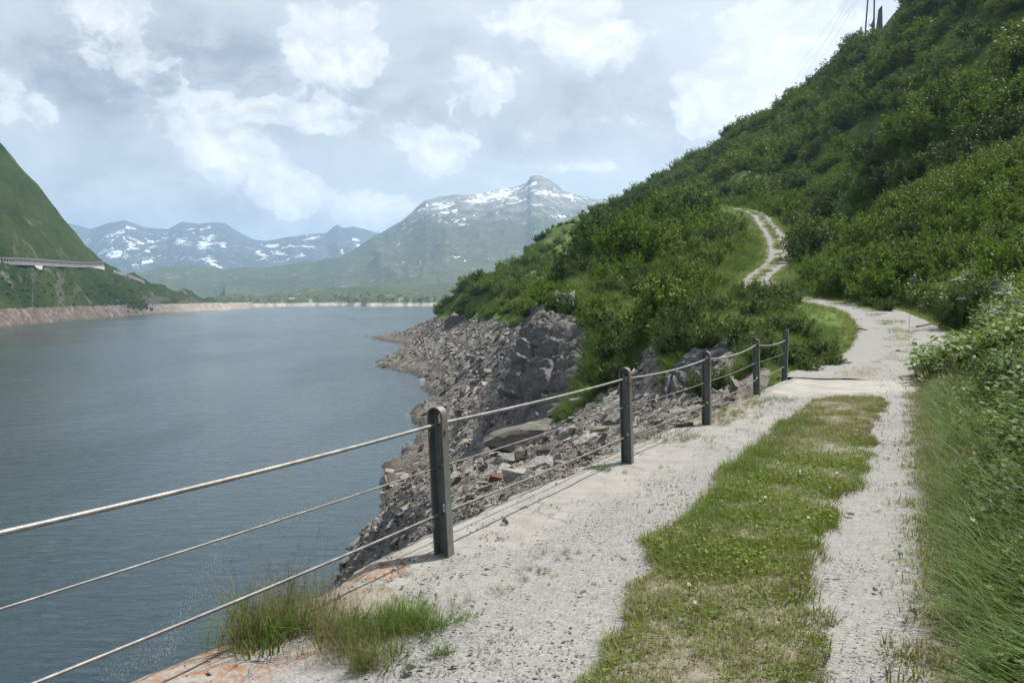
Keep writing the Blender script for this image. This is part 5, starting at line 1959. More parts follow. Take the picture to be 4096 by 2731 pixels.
placed = []
for px, py, d, s, sz, lab, kd in [
    (2760, 1370, 27.0, 1.35, 1.0, "round dark willow shrub hanging over the rock bank behind the third post", NEAR),
    (2880, 1370, 25.5, 1.25, .95, "willow shrub on top of the rock bank between the third and fourth posts", NEAR),
    (2680, 1350, 31.0, 1.3, 1.0, "willow shrub at the lake-side end of the rock bank", NEAR),
    (2980, 1370, 24.0, 1.15, .9, "willow shrub behind the fourth post of the railing", NEAR),
    (3020, 1280, 31.0, 1.2, 1.0, "bushy willow on the bend directly above the fourth post", NEAR),
    (3130, 1270, 33.0, 1.1, 1.0, "bushy willow on the bend above the last railing post", NEAR),
    (2890, 1270, 34.0, 1.3, 1.0, "large willow at the left edge of the grassy bend", NEAR),
    (3080, 1430, 21.0, .95, .85, "low leafy shrub just left of the last railing post", NEAR),
    (3190, 1450, 20.0, .95, .85, "low leafy shrub just right of the last railing post", NEAR),
    (3280, 1400, 22.0, .85, .85, "leafy shrub on the grassy inside of the track bend", NEAR),
    (3230, 1480, 18.6, .55, .8, "small leafy shrub at the corner of the concrete slab", NEAR),
    (3330, 1450, 20.0, .6, .8, "small green shrub at the inner edge of the track bend", NEAR),
    (3180, 1350, 25.0, 1.0, .9, "willow shrub in the middle of the grassy bend", NEAR),
    (3090, 1355, 25.5, 1.0, .9, "willow shrub standing behind the low shrubs by the last post", NEAR),
    (2810, 1250, 40.0, 1.25, 1.0, "willow on the slope below the track left of the bend", NEAR),
    (3005, 1205, 47.0, 1.75, 1.0, "low shrub hiding the foot of the upper track, leftmost of its row", NEAR),
    (3050, 1208, 46.0, 1.6, 1.0, "low shrub hiding the foot of the upper track, in the middle of its row", NEAR),
    (3098, 1204, 47.0, 1.8, 1.0, "low shrub hiding the foot of the upper track, right of the middle one", NEAR),
    (3150, 1212, 45.0, 1.5, .9, "low shrub hiding the foot of the upper track, rightmost of its row", NEAR),
    (2965, 1225, 43.0, 1.5, 1.0, "low willow left of the row of shrubs below the upper track", NEAR),
    (3480, 1215, 43.0, .9, .9, "round shrub on the outer verge of the bend", NEAR),
    (3540, 1225, 40.0, 1.0, .9, "dense round shrub on the hillside verge of the bend", NEAR),
    (3880, 1180, 30.0, 1.35, 1.3, "tall grey-green willow beside the bright herbs on the right", NEAR),
    (3930, 1160, 31.0, 1.2, 1.2, "grey-green willow behind the tall one on the right", NEAR),
    (3840, 1420, 19.0, .62, 1.0, "slim leafy shrub among the herbs at the outer edge of the bend", NEAR),
    (4080, 1560, 10.5, .72, 1.0, "broad-leaved shrub in the tall grass at the right edge of the picture", NEAR),
    (4040, 1450, 13.5, .7, 1.0, "broad-leaved shrub above the tall grass on the right bank", NEAR),
]:
    s *= .74 if px < 3600 else .95
    sz *= .95
    o = shrub(px, py, d, s=s, sz=sz, kind=kd, label=lab, name="willow_bush")
    placed.append((o.location.x, o.location.y, s * 1.0))

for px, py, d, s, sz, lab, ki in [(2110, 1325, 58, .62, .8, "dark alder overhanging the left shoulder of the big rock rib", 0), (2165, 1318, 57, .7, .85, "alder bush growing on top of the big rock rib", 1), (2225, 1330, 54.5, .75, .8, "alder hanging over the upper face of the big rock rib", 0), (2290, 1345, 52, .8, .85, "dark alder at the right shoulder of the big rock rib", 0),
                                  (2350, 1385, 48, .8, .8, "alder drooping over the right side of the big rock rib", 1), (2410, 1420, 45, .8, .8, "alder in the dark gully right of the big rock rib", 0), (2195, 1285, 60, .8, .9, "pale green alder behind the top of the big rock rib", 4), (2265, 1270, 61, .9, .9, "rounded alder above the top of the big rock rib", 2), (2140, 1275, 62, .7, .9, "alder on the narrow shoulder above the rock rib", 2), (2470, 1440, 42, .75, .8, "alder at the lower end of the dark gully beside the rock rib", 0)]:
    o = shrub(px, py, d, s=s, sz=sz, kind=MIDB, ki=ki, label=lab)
    placed.append((o.location.x, o.location.y, s * 1.2))

# the alder thickets
N = 42000
u_ = rs.random(N)
bY = 19.0 * (1 - u_) + u_ * 0
bY = np.sqrt(rs.uniform(19.0 ** 2, 352.0 ** 2, N))
bX = bY * rs.uniform((1690 - 2048) / F, 1.0, N)
keepn = rs.random(N) < np.where(bY > 110, .62, 1.0)
bX, bY = bX[keepn], bY[keepn]
extraN = 5000
eY = np.exp(rs.uniform(math.log(19), math.log(90), extraN))
eX = eY * rs.uniform((2350 - 2048) / F, .78, extraN)
bX, bY = np.concatenate([bX, eX]), np.concatenate([bY, eY])
bZ = Hs(bX, bY)
D_, S_, _z = road_near(bX, bY)
pxb = 2048 + F * bX / bY
patch = fbm(bX * .045, bY * .045, oct=4, seed=180)
streak = fbm((bX * .8 + bY * .25) * .09, bZ * .012 + bY * .01, oct=3, seed=181)
ok = (Hs(bX, bY, RK) < .45) & (bZ > -4.3) & (bX < 1.05 * bY)
ok &= np.where(S_ < 0, D_ > np.where(bY > 58, 4.2 + 2 * patch, 3.6), D_ > np.where(bY < 45, 3.6, 2.4))
open_ = (patch + .8 * streak < -.09) | (streak < -.14)
ok &= ~open_ | (rs.random(len(bX)) < .10)
# leave the bright herb bank and the bend open
ok &= ~((bY < 30) & (pxb > 3550)) & ~((pxb > 3640) & (bY < 36) & (rs.random(len(bX)) < .75))
ok &= ~((pxb > 2950) & (pxb < 3560) & (bY < 40) & (S_ < 0))
crest_gap = (pxb > 2640) & (pxb < 2960) & (bY > 112) & (bY < 150) & (bZ > 14.5)
ok &= ~(crest_gap & (rs.random(len(bX)) < .75))
ok &= ~((pxb < 2140) & (bY < 135))
ok &= ~((bY > 185) & (pxb > 3425) & (pxb < 3570) & (pix(bX, bY, bZ)[1] < 190))
ok &= seen(bX, bY, bZ + 2.6, .006)
bX, bY, bZ, patch, S_, D_ = bX[ok], bY[ok], bZ[ok], patch[ok], S_[ok], D_[ok]
# the track stays open to view where the photograph shows it
rsel = ROAD[(ROAD[:, 1] > 44) & (ROAD[:, 1] < 146)][::2]
rpx, rpy = pix(rsel[:, 0], rsel[:, 1], rsel[:, 2])
qx, q0 = pix(bX, bY, bZ)
hide = np.zeros(len(bX), bool)
for rx, ry, rd in zip(rpx, rpy, rsel[:, 1]):
    rr_ = 1.7 / bY * F
    hide |= (bY < rd + 1) & (abs(qx - rx) < rr_ + 1.2 / rd * F) & (q0 > ry - 5) & (q0 - 2.4 / bY * F < ry + 8)
bX, bY, bZ, patch, S_, D_ = bX[~hide], bY[~hide], bZ[~hide], patch[~hide], S_[~hide], D_[~hide]
big_ = fbm(bX * .12, bY * .12, oct=2, seed=188)
bs = (rs.uniform(.6, 1.5, len(bX)) * (1.25 + .5 * patch + .8 * big_))
bs = np.clip(bs, .45, 2.6) * np.where(bY < 75, .62, 1.0) * np.where((S_ < 0) & (D_ < 9), .75, 1.0)
# thin out where they would crowd
order = np.argsort(-bs)
cell = {}
keep_i = []
for i in order:
    r_ = 1.25 * bs[i] * (1 if bY[i] < 120 else 1.15)
    cx, cy_ = int(bX[i] // 2.5), int(bY[i] // 2.5)
    good = True
    for a in (-1, 0, 1):
        for b in (-1, 0, 1):
            for (x, y, q_) in cell.get((cx + a, cy_ + b), ()):
                if (x - bX[i]) ** 2 + (y - bY[i]) ** 2 < (.5 * (r_ + q_)) ** 2:
                    good = False
                    break
            if not good:
                break
        if not good:
            break
    if good:
        for (x, y, q_) in placed:
            if (x - bX[i]) ** 2 + (y - bY[i]) ** 2 < (q_ * .6) ** 2:
                good = False
                break
    if good:
        cell.setdefault((cx, cy_), []).append((bX[i], bY[i], r_))
        keep_i.append(i)
k_ = np.array(keep_i)
bX, bY, bZ, bs, S_, D_ = bX[k_], bY[k_], bZ[k_], bs[k_], S_[k_], D_[k_]
pxb, pyb = pix(bX, bY, bZ + 1.2 * bs)
inview = (pxb > 20) & (pxb < 4076) & (pyb > 10) & (pyb < 2700) & seen(bX, bY, bZ + 1.6 * bs)
score = np.where(inview, bs / bY, 0)
ordr = np.argsort(-score)
NB = 270
BI, BR = ordr[:NB], ordr[NB:]


tone_ = np.clip(.5 + 1.1 * fbm(bX * .06, bY * .06, oct=3, seed=190) + rs.normal(0, .13, len(bX)), 0, .999)


def zone_bush(px, py, d, s_side, sc):
    sz = "low" if sc < .75 else ("large" if sc > 1.5 else "rounded")
    if s_side < 0:
        if d < 48:
            w_ = "above the rock bank" if px > 2600 else "between the rock rib and the second post"
            return "%s alder bush on the slope %s" % (sz, w_), "alders below the bend"
        if d < 85:
            w_ = "beside the grassy verge of the upper track" if px > 2780 else ("over the big rock rib" if px < 2420 else "in the middle of the spur")
            return "%s dark alder bush %s" % (sz, w_), "alders on the spur"
        w_ = "on the crest left of the upper bend" if px < 2700 else "just below the upper bend of the track"
        return "%s alder bush %s" % (sz, w_), "alders near the crest of the spur"
    if d < 45:
        w_ = "behind the bright herbs" if px > 3650 else "at the foot of the slope behind the track bend"
        return "%s leafy alder bush %s" % (sz, w_), "alders at the foot of the slope"
    h_ = "high up" if py < 350 else ("halfway up" if py < 750 else "low down")
    if px < 3350:
        return "%s alder bush %s on the slope just right of the upper track" % (sz, h_), "alders above the upper track"
    if px < 3750:
        return "%s glossy alder bush %s on the steep slope above the track bend" % (sz, h_), "alders on the right-hand slope"
    return "%s glossy alder bush %s on the slope at the right edge" % (sz, h_), "alders at the right edge"


for k in BI:
    lb, gr_ = zone_bush(pxb[k], pyb[k], bY[k], S_[k], bs[k])
    kd = MIDB if bY[k] > 34 else NEAR
    shrub(P0=(bX[k], bY[k], bZ[k]), s=bs[k] * (1.0 if kd is MIDB else 1.35), sz=float(rs.uniform(.85, 1.2)), kind=kd, label=lb, group=gr_, stems=bY[k] < 48, ki=(int(tone_[k] * 4.99) if kd is MIDB else None))
near_ = bY[BR] < 95
bp = [obj("alder_%02d" % i, f_, link=False) for i, (f_, s__) in enumerate(MIDB)] + [obj("alder_%02d" % (i + 5), f_, link=False) for i, (f_, s__) in enumerate(FARB)]
n = len(BR)
rr_ = np.stack([rs.normal(0, .08, n), rs.normal(-.12, .08, n), rs.uniform(0, 6.28, n)], -1)
sc3 = np.stack([bs[BR], bs[BR], bs[BR] * rs.uniform(.8, 1.2, n)], -1)
scatter("alder_thicket", bp, np.stack([bX[BR], bY[BR], bZ[BR] - .1], -1), rr_, sc3, np.where(near_, (tone_[BR] * 4.99).astype(int), 5 + (tone_[BR] * 3.99).astype(int)), "dense alder thicket covering the steep hillside and the far promontory")
print("bushes", len(bX), "individual", NB)
# ---------------------------------------------------------------- far buildings and the gallery road
def flat_mat(name, c1, c2, rough=.85, sc=3.0, metal=0.0):
    m, n, b = new_mat(name)
    ps = n.geo('Position')
    setin(n, b, col=n.mix(n.ramp(n.noise(ps, sc, 5, .65), .35, .65), c1, c2), rough=rough, metal=metal, spec=.25)
    return m


GALC = flat_mat("gallery_concrete", (0.20, 0.195, 0.185), (0.27, 0.262, 0.25), sc=.35)
ROOFD = flat_mat("gallery_roof", (0.05, 0.055, 0.04), (0.09, 0.09, 0.07), sc=.4)
DARKW = flat_mat("gallery_inside", (0.05, 0.05, 0.05), (0.07, 0.07, 0.065), sc=.5)
WALLP = flat_mat("pale_wall", (0.40, 0.38, 0.34), (0.50, 0.47, 0.43), sc=.4)
WHITE = flat_mat("white_render", (0.72, 0.71, 0.68), (0.78, 0.77, 0.74), sc=.5)
SLATE = flat_mat("roof_slate", (0.10, 0.10, 0.105), (0.16, 0.155, 0.15), sc=1.2)
GREYR = flat_mat("pale_roof", (0.50, 0.48, 0.45), (0.60, 0.58, 0.55), sc=.6)
WOOD = flat_mat("dark_timber", (0.07, 0.055, 0.042), (0.12, 0.095, 0.07), sc=4)

ga = [(-330, 1031, 1044), (0, 1035.0, 1050.5), (100, 1038.0, 1053.5), (200, 1042, 1057), (300, 1047.5, 1061.5), (360, 1050.5, 1062.5), (406, 1053, 1063.5)]
gx = np.arange(-330, 407, 2.0)
bot = np.array([LEFT.hit(x, np.interp(x, [a[0] for a in ga], [a[2] for a in ga])) for x in gx])
# a level, smooth road line
bot[:, 2] = np.polyval(np.polyfit(np.arange(len(gx)), bot[:, 2], 3), np.arange(len(gx)))
bot[:, 1] = np.polyval(np.polyfit(np.arange(len(gx)), bot[:, 1], 5), np.arange(len(gx)))
bot[:, 0] = (gx - 2048) / F * (bot[:, 1] * cp - (bot[:, 2] - CAMZ) * sp_)
Lg = np.concatenate([[0], np.cumsum(np.linalg.norm(np.diff(bot, axis=0), axis=1))])
tg = np.gradient(bot[:, :2], axis=0)
tg /= np.linalg.norm(tg, axis=1)[:, None]
ng = np.stack([tg[:, 1], -tg[:, 0]], 1)                        # towards the lake
ng *= np.sign((-(bot[:, :2]) * ng).sum(1))[:, None]
gal = tag(empty("road_gallery", tuple(bot[len(bot) // 2])), "long concrete avalanche gallery with a row of pillars crossing the left mountainside", "gallery")
g0 = bot[len(bot) // 2]


def strip(z0, z1, o0, o1):
    """a bar along the gallery between heights z0..z1 and offsets o0..o1 towards the lake"""
    V = []
    for i in range(len(bot)):
        for o_, z in ((o0, z0), (o1, z0), (o1, z1), (o0, z1)):
            V.append((bot[i, 0] + ng[i, 0] * o_ - g0[0], bot[i, 1] + ng[i, 1] * o_ - g0[1], bot[i, 2] + z - g0[2]))
    Fc = []
    for i in range(len(bot) - 1):
        for k in range(4):
            Fc.append((4 * i + k, 4 * i + (k + 1) % 4, 4 * i + 4 + (k + 1) % 4, 4 * i + 4 + k))
    Fc += [(3, 2, 1, 0), tuple(4 * (len(bot) - 1) + k for k in range(4))]
    return V, Fc


hg = 3.35
for nm, z0, z1, o0, o1, m_ in (("roof_slab", hg - .75, hg, -9, 3.2, GALC), ("roof_cover", hg + .004, hg + .45, -9, 2.9, ROOFD), ("base_wall", -1.6, .55, 1.9, 3.0, GALC), ("back_wall", .0, hg - .76, -6, -3.4, DARKW), ("road_floor", -1.5, .1, -3.3, 1.89, DARKW)):
    V, Fc = strip(z0, z1, o0, o1)
    obj(nm, mesh_np(nm, V, Fc, m_), gal)
pb = MB()
pb.box((0, 0, 0), (1.15, .9, hg - .75 - .56))
pm_ = pb.mesh("pillar", GALC)
st_ = 0.0
while st_ < Lg[-1]:
    q_ = [np.interp(st_, Lg, bot[:, k]) for k in range(3)]
    i = min(len(bot) - 1, int(np.searchsorted(Lg, st_)))
    o = obj("pillar", pm_, gal)
    o.location = (q_[0] + ng[i, 0] * 2.45 - g0[0], q_[1] + ng[i, 1] * 2.45 - g0[1], q_[2] + .555 + (hg - .75 - .56) / 2 - g0[2])
    o.rotation_euler = (0, 0, math.atan2(tg[i, 1], tg[i, 0]))
    st_ += 2.55 if q_[0] / q_[1] < -.52 else 3.0


def buttress(x0, x1, x2, x3, zlow, nm):
    V = []
    for o_ in (3.01, 1.2):
        for x, z in ((x0, -1.4), (x1, -1.4), (x2, zlow), (x3, zlow)):
            q_ = np.array([np.interp(x, gx, bot[:, k]) for k in range(3)])
            i = int(np.clip(np.searchsorted(gx, x), 0, len(gx) - 1))
            V.append((q_[0] + ng[i, 0] * (o_ + (.9 if z < -2 else .02)) - g0[0], q_[1] + ng[i, 1] * (o_ + (.9 if z < -2 else .02)) - g0[1], q_[2] + z - g0[2]))
    mb = MB()
    mb.hexa([V[0], V[1], V[2], V[3], V[4], V[5], V[6], V[7]])
    obj(nm, mb.mesh(nm, WALLP), gal)


buttress(118, 154, 146, 130, -4.6, "buttress")
buttress(352, 406, 405, 385, -4.9, "retaining_wall")

# roadside wall further along
rw = [LEFT.hit(x, y) for x, y in zip(np.linspace(452, 578, 24), np.interp(np.linspace(452, 578, 24), [452, 530, 578], [1086, 1110, 1130]))]
mb = MB()
for a, b in zip(rw[:-1], rw[1:]):
    n2 = np.array([.5, -.85, 0])
    q8 = []
    for z in (-1.2, 1.9):
        for q_, o_ in ((a, 0), (b, 0), (b, 1), (a, 1)):
            q8.append(tuple(q_ + n2 * (2.6 if o_ == 0 else 1.6) + np.array([0, 0, z])))
    mb.hexa([q8[0], q8[1], q8[2], q8[3], q8[4], q8[5], q8[6], q8[7]])
tag(obj("road_wall", mb.mesh("road_wall", GALC)), "thin grey roadside wall on the far slope right of the gallery", "wall")


def house(px, py, wm_, dm, hm, rh, rz, label, wall_m, roof_m, surf, cat, name, tower=False, nwin=3):
    p_ = surf.hit(px, py)
    root = tag(empty(name, tuple(p_ + np.array([0, 0, -.3])), rz), label, cat)
    w = MB()
    w.box((0, 0, hm / 2), (wm_, dm, hm))
    w.add([(-wm_ / 2, -dm / 2, hm), (-wm_ / 2, dm / 2, hm), (-wm_ / 2, 0, hm + rh), (wm_ / 2, -dm / 2, hm), (wm_ / 2, dm / 2, hm), (wm_ / 2, 0, hm + rh)], [(0, 1, 2), (3, 5, 4)])
    obj("wall", w.mesh("wall", wall_m), root)
    r_ = MB()
    e = .5
    for s_y in (-1, 1):
        r_.hexa([(-wm_ / 2 - e, s_y * (dm / 2 + e), hm - .2), (wm_ / 2 + e, s_y * (dm / 2 + e), hm - .2), (wm_ / 2 + e, 0, hm + rh + .05), (-wm_ / 2 - e, 0, hm + rh + .05),
                 (-wm_ / 2 - e, s_y * (dm / 2 + e), hm + .1), (wm_ / 2 + e, s_y * (dm / 2 + e), hm + .1), (wm_ / 2 + e, 0, hm + rh + .35), (-wm_ / 2 - e, 0, hm + rh + .35)])
    obj("roof", r_.mesh("roof", roof_m), root)
    wb_ = MB()
    wb_.box((0, 0, 0), (wm_ * .10, .12, hm * .28))
    wmesh = wb_.mesh("window", DARKW)
    for k in range(nwin):
        o = obj("window", wmesh, root)
        o.location = (wm_ * (-.32 + .64 * k / max(1, nwin - 1)), -dm / 2 - .03, hm * .55)
    if tower:
        t_ = MB()
        t_.box((-wm_ * .34, 0, hm * .9), (wm_ * .2, wm_ * .2, hm * 1.8))
        t_.add([(-wm_ * .46, -wm_ * .12, hm * 1.8), (-wm_ * .22, -wm_ * .12, hm * 1.8), (-wm_ * .22, wm_ * .12, hm * 1.8), (-wm_ * .46, wm_ * .12, hm * 1.8), (-wm_ * .34, 0, hm * 2.4)], [(0, 1, 4), (1, 2, 4), (2, 3, 4), (3, 0, 4)])
        obj("tower", t_.mesh("tower", wall_m), root)
    return root


house(801, 1203, 11, 7.5, 5.0, 2.6, .25, "small white building with a short tower on the far shore below the left slope", WHITE, SLATE, VAL, "building", "white_chapel", tower=True)
house(1032, 1203, 9, 6, 3.6, 2.2, -.2, "little grey hut with a dark roof on the far valley floor", WALLP, SLATE, VAL, "hut", "stone_hut")
house(1168, 1199, 13, 6, 2.4, 1.6, .05, "long low shed with a pale roof on the far valley floor", GREYR, GREYR, VAL, "shed", "farm_shed")

# dark shrubs dotted on the far slopes
rs = np.random.default_rng(77)
fp_, fs_ = [], []
for _ in range(90):
    q_ = VAL.hit(rs.uniform(1330, 1800), 1205 - abs(rs.normal(0, 14)))
    fp_.append(q_); fs_.append(rs.uniform(.7, 2.4))
for _ in range(50):
    q_ = VAL.hit(rs.uniform(820, 1330), rs.uniform(1180, 1208))
    fp_.append(q_); fs_.append(rs.uniform(.6, 1.7))
for _ in range(330):
    t = rs.random()
    q_ = LEFT.hit(425 + 150 * t + rs.normal(0, 18), 1135 + 85 * t + abs(rs.normal(0, 14)))
    fp_.append(q_); fs_.append(rs.uniform(.6, 1.7))
for _ in range(160):
    x = rs.uniform(0, 600)
    q_ = LEFT.hit(x, rs.uniform(1075, np.interp(x, [0, 300, 600], [1238, 1228, 1222])))
    fp_.append(q_); fs_.append(rs.uniform(.4, .9))
n = len(fp_)
scatter("distant_shrubs", [obj("far_shrub_%d" % i, f_, link=False) for i, (f_, s__) in enumerate(FARB[:3])], np.array(fp_), np.stack([0 * np.zeros(n), 0 * np.zeros(n), rs.uniform(0, 6.28, n)], -1), np.array(fs_), rs.integers(0, 3, n), "dark shrubs dotted over the far slopes")

# ---------------------------------------------------------------- skyline: two poles, concrete blocks, overhead wires
POLE = flat_mat("pole_steel", (0.13, 0.125, 0.12), (0.19, 0.18, 0.17), sc=2)
BLOCK = flat_mat("weathered_concrete", (0.13, 0.125, 0.115), (0.20, 0.19, 0.17), sc=1.2)


def skypt(px, d):
    q_ = np.array([at(px, 0, 1.0)[0] * d, d, 0.0])
    q_[2] = float(Hs(q_[0], q_[1]))
    return q_


tops = []
for px, pyb, d, dx, lab in ((3457, 118, 262, .075, "slim steel pole leaning right on the skyline, the lower of the two"), (3497, 80, 258, -.012, "slim upright steel pole on the skyline beside the concrete wedge")):
    b = at(px, pyb, d)
    b[2] = min(b[2], float(Hs(b[0], b[1])) + 1.0)
    hgt_ = 21.0
    root = tag(empty("power_pole", tuple(b)), lab, "pole", "poles on the skyline")
    p_ = MB()
    p_.tube([(0, 0, -4), (dx * hgt_ * .5, 0, hgt_ * .5), (dx * hgt_, 0, hgt_)], [.27, .23, .18], 10)
    obj("shaft", p_.mesh("shaft", POLE), root)
    c_ = MB()
    c_.box((dx * hgt_, 0, hgt_ - .7), (4.2, .22, .22))
    obj("crossarm", c_.mesh("crossarm", POLE), root)
    for s_x in (-1.8, 1.8):
        i_ = MB()
        i_.tube([(dx * hgt_ + s_x, 0, hgt_ - .6), (dx * hgt_ + s_x, 0, hgt_ - .25)], [.10, .07], 8)
        obj("insulator", i_.mesh("insulator", WALLP), root)
        tops.append(b + np.array([dx * hgt_ + s_x, 0, hgt_ - .2]))
for (px0, py0, d0), (px1, py1, d1), lab in (((3505, 62, 256), (3530, 62, 256), "tall dark concrete wedge on the skyline right of the poles"), ((3480, 95, 259), (3503, 82, 257), "low rounded concrete block at the foot of the upright pole")):
    a = at(px0, py0, d0)
    b = at(px1, py1, d1)
    w_ = abs(b[0] - a[0])
    mid = (a + b) / 2
    zb = float(Hs(mid[0], mid[1]))
    hgt_ = at(3525, 24 if px0 == 3505 else 70, d0)[2] - zb
    bm = bmesh.new()
    bmesh.ops.create_cube(bm, size=1)
    for v in bm.verts:
        tp = v.co.z > 0
        v.co.x *= w_ * (.45 if tp else 1.0)
        v.co.y *= 1.6 * (.6 if tp else 1)
        v.co.x += (w_ * .12 if tp else 0)
        v.co.z = (hgt_ * (1.0 if v.co.x > w_ * .1 or not tp else .86)) if tp else -3
    bmesh.ops.bevel(bm, geom=bm.edges, offset=.12 if px0 == 3505 else .5, segments=2, affect='EDGES')
    me_ = bpy.data.meshes.new("concrete_block")
    bm.to_mesh(me_)
    bm.free()
    me_.materials.append(BLOCK)
    tag(obj("concrete_block", me_, loc=(mid[0], mid[1], zb)), lab, "block")
WIRE = flat_mat("wire", (0.16, 0.16, 0.17), (0.2, 0.2, 0.2))
ends = [(2985, 520), (3000, 520), (3165, 385), (3178, 385)]
wl = ["leftmost overhead wire rising from the slope to the skyline poles", "second overhead wire from the left, close beside the leftmost one", "third overhead wire, running up to the upright pole", "overhead wire nearest to the poles, running up from the slope"]
for k in range(4):
    a = tops[k]
    b = at(ends[k][0], ends[k][1], 430)
    pts_ = []
    for i in range(25):
        t = i / 24
        q_ = a * (1 - t) + b * t
        q_[2] -= 6.0 * 4 * t * (1 - t) * .35
        pts_.append(q_)
    w_ = MB()
    w_.tube(pts_, .022, 4)
    tag(obj("overhead_wire", w_.mesh("overhead_wire", WIRE)), wl[k], "wire")

# ---------------------------------------------------------------- foam drifting on the water
fo, n_, fb = new_mat("foam")
setin(n_, fb, col=(0.42, 0.45, 0.46), rough=.8)
V, Fc = [], []
rs = np.random.default_rng(31)


def wpt(px, py):
    return gp(px, py, WATER)


lines = [([(640, 2660), (700, 2520), (790, 2400), (850, 2290), (880, 2180)], 55, 1500, .62), ([(880, 2190), (1060, 2090), (1250, 2020), (1500, 1990)], 28, 900, .55), ([(1080, 2070), (1250, 2080), (1430, 2080), (1560, 2060)], 60, 800, .5),
         ([(420, 2720), (560, 2640), (700, 2560)], 70, 700, .6), ([(900, 1775), (1000, 1745), (1100, 1720)], 12, 160, .6), ([(700, 2050), (900, 2000), (1150, 1890)], 60, 260, .5)]
for path, spread, cnt, sz_ in lines:
    path = np.array(path, float)
    L_ = np.concatenate([[0], np.cumsum(np.linalg.norm(np.diff(path, axis=0), axis=1))])
    for _ in range(cnt):
        t = rs.random() * L_[-1]
        x = np.interp(t, L_, path[:, 0]) + rs.normal(0, spread * .5)
        y = np.interp(t, L_, path[:, 1]) + rs.normal(0, spread * .45)
        if y > 2731:
            continue
        c_ = wpt(x, y)
        r_ = .019 * sz_ * rs.uniform(.5, 1.5) * max(.8, c_[1] / 62)
        o_ = len(V)
        k = 5
        ph = rs.uniform(0, 6)
        for i in range(k):
            a = ph + 6.283 * i / k
            V.append((c_[0] + math.cos(a) * r_ * rs.uniform(.6, 1.5), c_[1] + math.sin(a) * r_ * 1.6 * rs.uniform(.6, 1.3), WATER + .10))
        V.append((c_[0], c_[1], WATER + .14))
        for i in range(k):
            Fc.append((o_ + i, o_ + (i + 1) % k, o_ + k))
tag(obj("foam_flecks", mesh_np("foam_flecks", V, Fc, fo)), "white foam flecks drifting in streaks on the lake below the railing", None, None, 'stuff')

# ---------------------------------------------------------------- flowers and single plants
GST = new_mat("flower_stalk")[0]
setin(NT(GST.node_tree), GST.node_tree.nodes['Principled BSDF'], col=(0.08, 0.13, 0.03), rough=.6)


def petal_mat(name, col):
    m, n, b = new_mat(name)
    setin(n, b, col=col, rough=.45)
    return m


YEL = petal_mat("buttercup_petal", (0.75, 0.42, 0.01))
WHT = petal_mat("white_petal", (0.72, 0.71, 0.66))
LIL = petal_mat("lilac_petal", (0.42, 0.24, 0.52))
RSD = petal_mat("dock_seed", (0.16, 0.075, 0.035))


def flower_meshes(h, head_r, col_m, kind):
    stk = MB()
    stk.tube([(0, 0, -.02), (.01, .005, h * .5), (.025, .01, h)], [.0028, .0024, .002], 4)
    hd = MB()
    c_ = Vector((.025, .01, h))
    if kind == 'cup':
        for k in range(5):
            a = 2 * math.pi * k / 5
            o_, t_ = Vector((math.cos(a), math.sin(a), .55)), Vector((-math.sin(a), math.cos(a), 0))
            hd.add([c_, c_ + o_ * head_r * .6 + t_ * head_r * .5, c_ + o_ * head_r * 1.05, c_ + o_ * head_r * .6 - t_ * head_r * .5], [(0, 1, 2, 3)])
    elif kind == 'ball':
        for k in range(26):
            z = 1 - 2 * (k + .5) / 26
            a = k * 2.4
            d = Vector((math.cos(a) * math.sqrt(1 - z * z), math.sin(a) * math.sqrt(1 - z * z), z))
            t_ = d.cross(Vector((0.3, .2, 1))).normalized() * head_r * .22
            hd.add([c_ + d * head_r * .3, c_ + d * head_r * .8 + t_, c_ + d * head_r * 1.1, c_ + d * head_r * .8 - t_], [(0, 1, 2, 3)])
    elif kind == 'umbel':
        r_ = random.Random(3)
        for k in range(60):
            a, q_ = r_.uniform(0, 6.283), head_r * math.sqrt(r_.random())
            e = c_ + Vector((math.cos(a) * q_, math.sin(a) * q_, .03 - q_ * q_ * 3))
            if k % 4 == 0:
                stk.tube([tuple(c_ - Vector((0, 0, .04))), tuple(e)], .0015, 3)
            s_ = head_r * .17
            hd.add([e + Vector((s_, 0, 0)), e + Vector((0, s_, .004)), e + Vector((-s_, 0, 0)), e + Vector((0, -s_, .004))], [(0, 1, 2, 3)])
    elif kind == 'spike':
        r_ = random.Random(5)
        for k in range(170):
            t = k / 170
            a = k * 2.4
            rr_ = head_r * (.35 + .9 * math.sin(math.pi * min(1, .12 + .85 * t))) * (1 - .4 * t)
            b = c_ + Vector((math.cos(a) * rr_, math.sin(a) * rr_, -h * .48 + h * .62 * t))
            s_ = .013
            up_ = Vector((math.cos(a) * .6, math.sin(a) * .6, .8))
            t_ = Vector((-math.sin(a), math.cos(a), 0)) * s_ * .6
            hd.add([b - up_ * s_ * .4, b + t_, b + up_ * s_, b - t_], [(0, 1, 2, 3)])
    return stk.mesh("stalk", GST), hd.mesh("flower_head", col_m)


FM = {'buttercup': flower_meshes(.42, .021, YEL, 'cup'), 'clover': flower_meshes(.10, .011, WHT, 'ball'), 'umbel': flower_meshes(.8, .11, WHT, 'umbel'), 'lilac': flower_meshes(.75, .07, LIL, 'umbel'), 'dock': flower_meshes(.95, .05, RSD, 'spike')}


def flower(kind, P0, s, lab, group, name, cat="flower"):
    stk, hd = FM[kind]
    root = tag(empty(name, tuple(P0), float(rs.uniform(0, 6.28))), lab, cat, group)
    root.rotation_euler[0] = float(rs.normal(0, .12))
    root.scale = (s, s, s)
    obj("stalk", stk, root)
    obj("flower_head", hd, root)


def ray_at_depth(px, py, d):
    q_ = at(px, py, d)
    return q_, float(Hs(q_[0], q_[1]))


